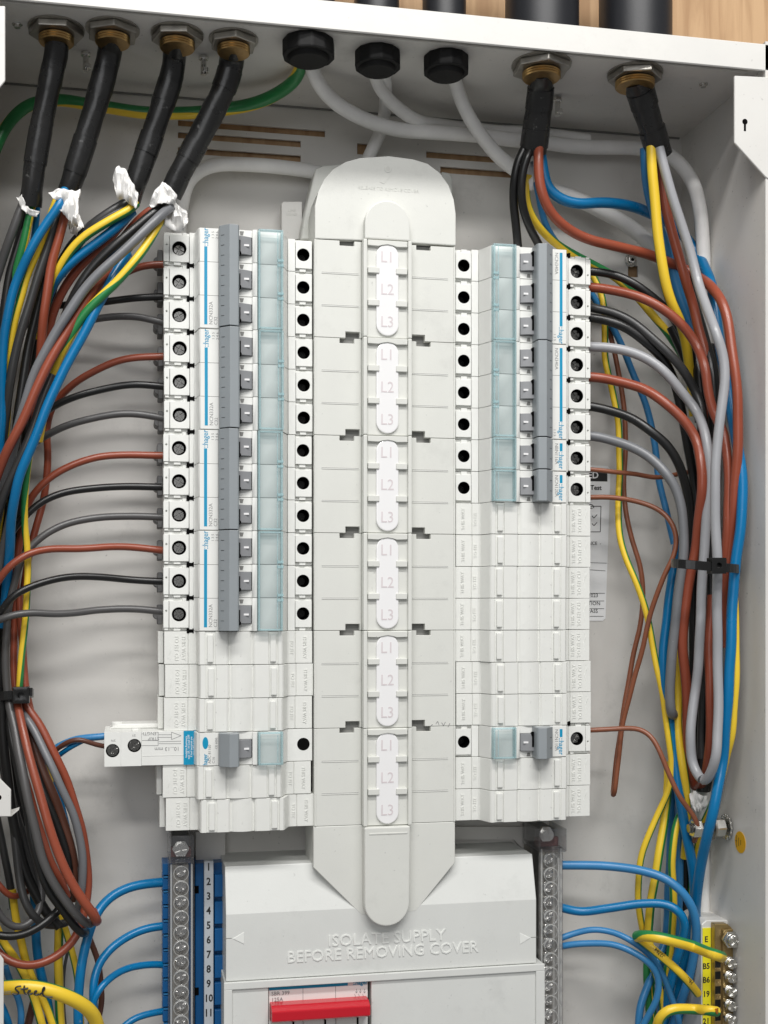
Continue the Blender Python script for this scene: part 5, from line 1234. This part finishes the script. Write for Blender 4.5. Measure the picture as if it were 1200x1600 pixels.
# ---- sixth sleeve
cable('lblue', 'blue cable behind the yellow one under the sixth sleeve', [(1008, 232, 58), (1009, 262, 56), (1015, 305, 50), (1027, 350, 46), (1041, 383, 44), (1052, 422, 42), (1065, 469, 42), (1080, 506, 42), (1094, 540, 40), (1106, 590, 36)], 46, 7.8)
cable('yw', 'broad yellow earth cable hanging straight under the sixth sleeve', [(1018, 230, 64), (1019, 260, 64), (1022, 310, 62), (1029, 375, 60), (1038, 431, 58), (1049, 472, 55), (1062, 503, 50), (1072, 540, 44), (1080, 590, 38), (1085, 650, 34)], 56, 8.0, phi=(-10, -25))
cable('brown', 'red brown cable between the yellow and grey ones under the sixth sleeve', [(1028, 235, 56), (1032, 275, 54), (1040, 325, 54), (1051, 366, 54), (1062, 403, 54), (1072, 441, 54), (1083, 478, 52), (1092, 516, 50), (1101, 548, 46), (1108, 600, 42), (1112, 660, 38)], 52, 7.6)
cable('black', 'black cable behind the grey one in the right bundle', [(1066, 420, 40), (1085, 480, 42), (1100, 530, 42), (1112, 580, 42), (1116, 640, 40), (1112, 700, 38), (1104, 760, 36)], 40, 9)
cable('lgrey', 'long light grey cable from the rightmost sleeve, looping at the bottom of the right bundle',
      [(1030, 230, 66), (1036, 255, 66), (1049, 306, 66), (1064, 347, 66), (1079, 394, 66), (1091, 441, 66), (1103, 480, 66), (1119, 520, 67), (1130, 555, 67), (1133, 591, 68), (1129, 627, 68), (1123, 664, 68), (1119, 711, 68), (1118, 758, 68), (1118, 805, 67), (1120, 861, 66), (1120, 916, 64), (1121, 972, 62), (1122, 1029, 60), (1122, 1085, 60), (1121, 1140, 62), (1118, 1185, 64), (1101, 1221, 66), (1083, 1195, 68), (1078, 1149, 68), (1082, 1110, 67), (1087, 1075, 66), (1092, 1035, 66), (1094, 991, 66), (1095, 935, 65), (1098, 888, 64), (1101, 850, 62), (1105, 805, 60), (1108, 749, 58), (1106, 705, 58), (1099, 670, 58), (1086, 638, 58), (1064, 610, 56), (1040, 583, 54), (1012, 562, 50), (985, 550, 46), (955, 544, 42), (915, 541, 36)], 60, 7.6)
# ---- wires of the right breakers, top to bottom
cable('black', 'black cable at the top terminal of the right column', [(912, 424, 36), (935, 425, 38), (958, 429, 42), (985, 441, 46), (1012, 458, 48), (1040, 482, 48), (1062, 512, 46), (1078, 550, 42), (1088, 600, 38), (1092, 660, 34)], 42, 6.5)
cable('brown', 'brown cable at the second terminal of the right column, diving between black cables', [(912, 448, 36), (935, 450, 40), (965, 455, 46), (1005, 467, 54), (1037, 483, 58), (1066, 508, 60), (1089, 541, 60), (1101, 575, 58), (1108, 615, 54), (1117, 648, 48), (1129, 672, 46), (1135, 705, 48), (1138, 749, 50), (1138, 805, 50), (1134, 861, 48), (1131, 905, 46), (1128, 960, 42), (1126, 1010, 38)], 50, 7.4)
cable('charcoal', 'upper of two dark cables at the third terminal of the right column', [(905, 476, 30), (930, 482, 36), (952, 487, 40), (985, 502, 46), (1014, 524, 50), (1046, 553, 54), (1070, 582, 54), (1087, 614, 52), (1098, 645, 48), (1103, 700, 42)], 46, 7.0)
cable('black', 'lower of two dark cables at the third terminal of the right column', [(912, 496, 36), (935, 498, 40), (955, 503, 44), (980, 513, 46), (1008, 533, 48), (1038, 563, 48), (1053, 595, 46), (1064, 640, 44), (1073, 690, 42), (1083, 740, 40), (1090, 800, 38), (1092, 860, 38), (1092, 960, 38), (1090, 1060, 36)], 44, 7.2)
cable('brown', 'brown cable at the fifth right hand terminal, looping at the bottom of the bundle', [(912, 589, 36), (935, 590, 38), (965, 595, 44), (1005, 607, 52), (1037, 628, 60), (1066, 655, 64), (1086, 685, 66), (1096, 725, 67), (1097, 767, 67), (1092, 814, 66), (1086, 861, 65), (1081, 885, 64), (1074, 926, 62), (1068, 972, 60), (1067, 1010, 58), (1071, 1057, 56), (1074, 1104, 54), (1074, 1141, 52), (1075, 1180, 48), (1079, 1215, 44), (1087, 1230, 42), (1097, 1222, 42), (1105, 1204, 46), (1109, 1170, 50), (1110, 1122, 52), (1110, 1066, 52), (1108, 1019, 50), (1110, 980, 46), (1112, 930, 42)], 56, 7.8)
cable('black', 'black cable at the sixth terminal of the right column', [(912, 634, 36), (930, 636, 38), (955, 642, 42), (985, 653, 48), (1014, 671, 54), (1041, 693, 56), (1059, 722, 56), (1069, 752, 54), (1077, 790, 52), (1080, 830, 50), (1081, 870, 48), (1083, 950, 46), (1083, 1050, 44), (1086, 1140, 42), (1090, 1190, 40), (1095, 1230, 36)], 50, 7.2)
cable('mgrey', 'mid grey cable at the seventh terminal of the right column, ending in a dark hook', [(912, 681, 36), (930, 682, 38), (955, 687, 42), (984, 697, 48), (1014, 713, 54), (1040, 739, 60), (1055, 764, 62), (1064, 792, 63), (1068, 824, 63), (1069, 861, 63), (1066, 888, 62), (1059, 935, 60), (1053, 991, 58), (1048, 1047, 56), (1047, 1085, 54), (1049, 1112, 52), (1052, 1118, 46), (1053, 1100, 40)], 56, 7.6)
cable('orange', 'thin brown cable of the upper single breaker, ending behind the dark cables', [(912, 733, 36), (935, 735, 37), (962, 738, 38), (995, 740, 38), (1022, 746, 38), (1045, 744, 38), (1075, 738, 36), (1100, 736, 34)], 38, 3.7)
cable('orange', 'thin brown cable of the lower adjoining single breaker, bending back to a hanging loop', [(912, 777, 36), (945, 777, 37), (965, 779, 38), (1000, 785, 40), (1032, 798, 46), (1051, 819, 52), (1057, 845, 54), (1051, 872, 54), (1037, 900, 52), (1023, 937, 48), (1013, 975, 44), (1001, 1025, 40), (988, 1070, 36), (975, 1121, 32), (967, 1178, 30), (960, 1238, 28), (957, 1246, 24), (958, 1232, 20), (965, 1178, 20), (973, 1120, 20), (986, 1040, 20), (1001, 975, 22), (1005, 930, 22), (1000, 887, 22), (987, 842, 20), (978, 800, 18), (975, 750, 16), (977, 700, 16), (976, 650, 16), (970, 600, 16), (960, 550, 16), (950, 512, 16), (938, 475, 16)], 36, 4)
cable('yg', 'slim yellow and green cable falling along the test sticker and down to the lower right', [(905, 408, 20), (925, 428, 20), (938, 455, 22), (944, 485, 24), (945, 520, 24), (946, 562, 24), (955, 602, 24), (965, 650, 24), (968, 725, 26), (967, 775, 28), (967, 825, 30), (978, 872, 34), (996, 915, 38), (1011, 962, 40), (1023, 1025, 42), (1036, 1087, 44), (1045, 1159, 46), (1050, 1196, 46), (1044, 1234, 46), (1029, 1271, 44), (1012, 1309, 42), (1001, 1346, 40), (997, 1393, 38), (1001, 1440, 36), (1010, 1475, 32), (1022, 1520, 28)], 36, 5.2, phi=(-72, -66))
cable('orange', 'thin brown cable of the lone single breaker, slanting down to the earth stud', [(912, 1141, 36), (935, 1140, 38), (967, 1139, 42), (999, 1140, 48), (1016, 1150, 52), (1031, 1174, 56), (1043, 1205, 58), (1063, 1246, 60), (1080, 1270, 60), (1090, 1285, 60), (1091, 1300, 58), (1085, 1314, 54)], 50, 4)
cable('blue', 'blue cable behind the grey hook, running down through the lower right bundle', [(1060, 840, 40), (1054, 880, 42), (1049, 916, 44), (1042, 972, 44), (1036, 1029, 44), (1038, 1075, 44), (1048, 1132, 44), (1055, 1196, 46), (1061, 1243, 48), (1069, 1285, 50), (1078, 1330, 50), (1084, 1370, 48), (1085, 1410, 46), (1080, 1460, 42), (1066, 1520, 38), (1045, 1620, 34)], 44, 7.6)
cable('yg', 'yellow earth cable appearing between mid grey and brown ones below the right tie', [(1060, 1000, 42), (1058, 1038, 44), (1059, 1085, 44), (1060, 1141, 46), (1063, 1175, 48), (1068, 1206, 50), (1072, 1243, 48), (1074, 1290, 44), (1070, 1340, 38)], 44, 6.6, phi=(-40, -60))
cable('yw', 'yellow cable peeking out right of the tall blue one in the lower right', [(1146, 900, 44), (1149, 954, 46), (1150, 1029, 46), (1148, 1085, 46), (1143, 1151, 44), (1137, 1177, 42), (1126, 1220, 40), (1110, 1262, 38), (1098, 1290, 38), (1090, 1325, 40), (1083, 1370, 36), (1076, 1440, 30), (1066, 1530, 26)], 44, 5.8, phi=(-15, 20))
cable('yg', 'green edged earth cable left of the tall blue pair in the lower right', [(1070, 1262, 42), (1061, 1275, 44), (1053, 1305, 46), (1050, 1346, 46), (1052, 1384, 44), (1052, 1425, 42), (1048, 1470, 38), (1040, 1540, 34)], 42, 6, phi=(45, 45))
cable('yg', 'wide yellow earth cable left of centre in the lower right', [(1045, 1190, 36), (1043, 1235, 38), (1038, 1281, 40), (1031, 1327, 42), (1025, 1365, 42), (1018, 1402, 42), (1014, 1440, 40), (1013, 1480, 38), (1016, 1540, 34), (1020, 1620, 32)], 38, 6.8, phi=(-72, -85))
cable('lblue', 'pale blue cable deep behind the lower right bundle', [(1064, 1210, 30), (1062, 1290, 32), (1062, 1340, 34), (1060, 1400, 34), (1056, 1470, 32), (1050, 1560, 30), (1046, 1620, 30)], 32, 7)
cable('lblue', 'blue cable behind the yellow ones in the lower right', [(1052, 1190, 26), (1047, 1330, 26), (1044, 1390, 26), (1042, 1450, 26), (1034, 1540, 26), (1030, 1620, 26)], 26, 6)
cable('black', 'black cable seen in gaps of the lower right bundle', [(1072, 1320, 32), (1070, 1400, 30), (1066, 1500, 28), (1090, 1560, 26), (1088, 1620, 26)], 30, 8)
cable('black', 'black cable deep behind the brown loop above the right tie', [(1085, 540, 36), (1095, 600), (1100, 700), (1098, 860), (1094, 980), (1092, 1100), (1097, 1180), (1098, 1236)], 38, 10)
cable('black', 'black cable deep behind the light grey loop in the right bundle', [(1108, 540, 34), (1114, 620), (1112, 760), (1110, 880), (1113, 980), (1114, 1100), (1108, 1180), (1100, 1234)], 34, 10)
cable('charcoal', 'charcoal cable between the two legs of the light grey loop', [(1100, 900, 46), (1102, 980), (1099, 1060), (1095, 1140), (1096, 1185)], 44, 6)
cable('black', 'black cable filling the gap right of the brown arch in the right bundle', [(1050, 510, 34), (1072, 560), (1090, 620), (1100, 680), (1106, 760)], 36, 9)
# ---- right neutral and earth cables
cable('lblue', 'top blue cable of the right neutral bar, arching into the bundle', [(876, 1352, 34), (905, 1352, 36), (951, 1353, 40), (1001, 1360, 48), (1042, 1375, 56), (1068, 1397, 60), (1084, 1425, 60), (1088, 1465, 56), (1080, 1516, 50), (1062, 1570, 44), (1046, 1620, 40)], 50, 7.0)
cable('blue', 'second blue cable of the right neutral bar, wavy', [(876, 1418, 34), (905, 1424, 36), (951, 1419, 42), (1001, 1412, 48), (1042, 1414, 54), (1061, 1424, 58), (1070, 1441, 58), (1066, 1468, 54), (1054, 1510, 48), (1040, 1570, 42), (1030, 1625, 40)], 50, 6.9)
cable('lblue', 'third, thinner blue cable of the right neutral bar', [(876, 1466, 34), (900, 1458, 36), (925, 1452, 40), (951, 1455, 44), (984, 1468, 52), (1015, 1492, 56), (1034, 1519, 58), (1046, 1549, 56), (1057, 1583, 54), (1066, 1625, 50)], 50, 4.9)
cable('lblue', 'lowest blue cable of the right neutral bar, curling back left', [(876, 1479, 34), (900, 1475, 38), (925, 1473, 42), (955, 1475, 48), (992, 1489, 56), (1017, 1508, 60), (1029, 1532, 60), (1026, 1562, 58), (1012, 1588, 54), (996, 1620, 50)], 50, 5.2)
cable('lblue', 'pale blue cable at the bottom edge below the curling one', [(1040, 1470, 30), (1016, 1530, 38), (1000, 1575, 42), (996, 1620, 42)], 42, 6)
cable('blue', 'wide blue cable filling the gap left of the yellow lettered strip', [(1088, 1400, 34), (1084, 1460, 34), (1072, 1520, 34), (1056, 1560, 34), (1044, 1620, 34)], 34, 8)
cable('blue', 'blue cable behind the printed earth cable', [(1060, 1420, 28), (1056, 1480, 30), (1062, 1540, 30), (1076, 1620, 30)], 30, 8)
cable('yg', 'earth cable passing behind the curling blue one at the bottom', [(1015, 1470, 40), (1020, 1510, 42), (1032, 1548, 42), (1036, 1580, 42), (1034, 1625, 40)], 42, 5, phi=(20, 40))
cable('gg', 'dark green earth cable at the left of the bottom right bundle', [(1012, 1475, 36), (1011, 1520, 36), (1013, 1570, 34), (1018, 1625, 34)], 36, 6, phi=(120, 120))
cable('yg', 'earth cable under the yellow strip at the bottom right', [(1092, 1500, 46), (1093, 1540, 46), (1094, 1580, 44), (1092, 1625, 42)], 46, 5, phi=(0, 0))
cable('yg', 'thick earth cable clamped beside the letter E of the earth bar', [(996, 1463, 58), (1008, 1461, 66), (1030, 1464, 72), (1056, 1471, 74), (1085, 1480, 72), (1105, 1488, 70), (1118, 1492, 67), (1127, 1495, 54)], 64, 8.8, phi=(-48, -48))
pe = cable('yg', 'printed earth cable slanting down right below the thick one', [(1000, 1468, 54), (1012, 1476, 60), (1030, 1491, 64), (1053, 1512, 66), (1074, 1533, 64), (1090, 1552, 56)], 60, 6.6, phi=(30, 30))
for s_, x_, y_ in (('02764', 1031, 1489), ('mm2', 1054, 1508), ('H07V', 1076, 1530)):
    p_ = W(x_, y_, 66.6); link('lettering', text_mesh(s_, 3.0, 'ink_black', rot=180 - 44 + 0), pe, (p_[0] - pe.location.x / M, p_[1] + pe.location.y / M, p_[2] - pe.location.z / M))
cable('gy', 'earth cable curving up from the bottom edge into the way beside number 20', [(1026, 1630, 62), (1028, 1600, 68), (1034, 1585, 72), (1046, 1577, 74), (1065, 1576, 74), (1090, 1578, 72), (1110, 1580, 67), (1119, 1581, 58)], 70, 8.0, phi=(70, 100))
sp = MB()
for i in range(5): tube(sp, trace([(1112, 1580 + i - 2, 63), (1122, 1578 + 2 * i - 2, 63)], 63, 0.9), 6)
single('bare_strands', sp, 'bare', 'bare copper strands at the end of the lowest earth cable', 'strands', W(1117, 1580, 63))

# ---- cable ties
def tie(pts_front, dc, dd, h, lab, head):
    """a strap round the bundle: front and back follow the px points at depths dc+dd and dc-dd"""
    t = thing('cable_tie', lab, 'cable tie', W(*pts_front[0], dc), 'black cable ties round the bundles')
    P = []
    n = 40; x0, y0 = pts_front[0]; x1, y1 = pts_front[-1]
    ring = []
    for i in range(n):
        a = 2 * math.pi * i / n
        f = (1 - math.cos(a)) / 2; px = x0 + (x1 - x0) * f; py = y0 + (y1 - y0) * f
        sgn = math.sin(a); d = dc + dd * (abs(sgn) ** 0.45) * (1 if sgn > 0 else -1)
        ring.append(W(px, py, d))
    mb = MB(); C = np.array(ring); cen = C.mean(axis=0)
    vs = []
    for q in C:
        out = q - cen; out[2] = 0; out /= np.linalg.norm(out)
        for o_, zz_ in ((0, -h), (0, h), (1.3, h), (1.3, -h)): vs.append((q[0] + out[0] * o_, q[1] + out[1] * o_, q[2] + zz_))
    fs = []
    for i in range(n):
        j = (i + 1) % n
        for k in range(4): fs.append((4 * i + k, 4 * i + (k + 1) % 4, 4 * j + (k + 1) % 4, 4 * j + k))
    mb.add(vs, fs)
    part('strap', mb, 'nylon', t, bev=0.2)
    hx, hy, hd = head; x_, _, z_ = W(hx, hy, hd)
    part('head', MB().holed(x_ - 4.1, x_ + 4.1, z_ - 4.2, z_ + 4.2, hd - 4, hd + 2.0, x_, z_, 1.6, 3), 'nylon', t, bev=0.6, seg=2)
    part('strap_end', MB().box(x_ + 3.6, x_ + 5.6, hd - 2, hd - 0.4, z_ - 0.5, z_ + 3.6), 'nylon', t, bev=0.2)
tie([(-24, 1090), (49, 1083)], 28, 19, 2.3, 'black cable tie pinching the left bundle', (33, 1086, 49))
tie([(1052, 880), (1153, 889)], 76, 25, 2.4, 'black cable tie round the bundle in the right of the cabinet', (1121, 884, 101))
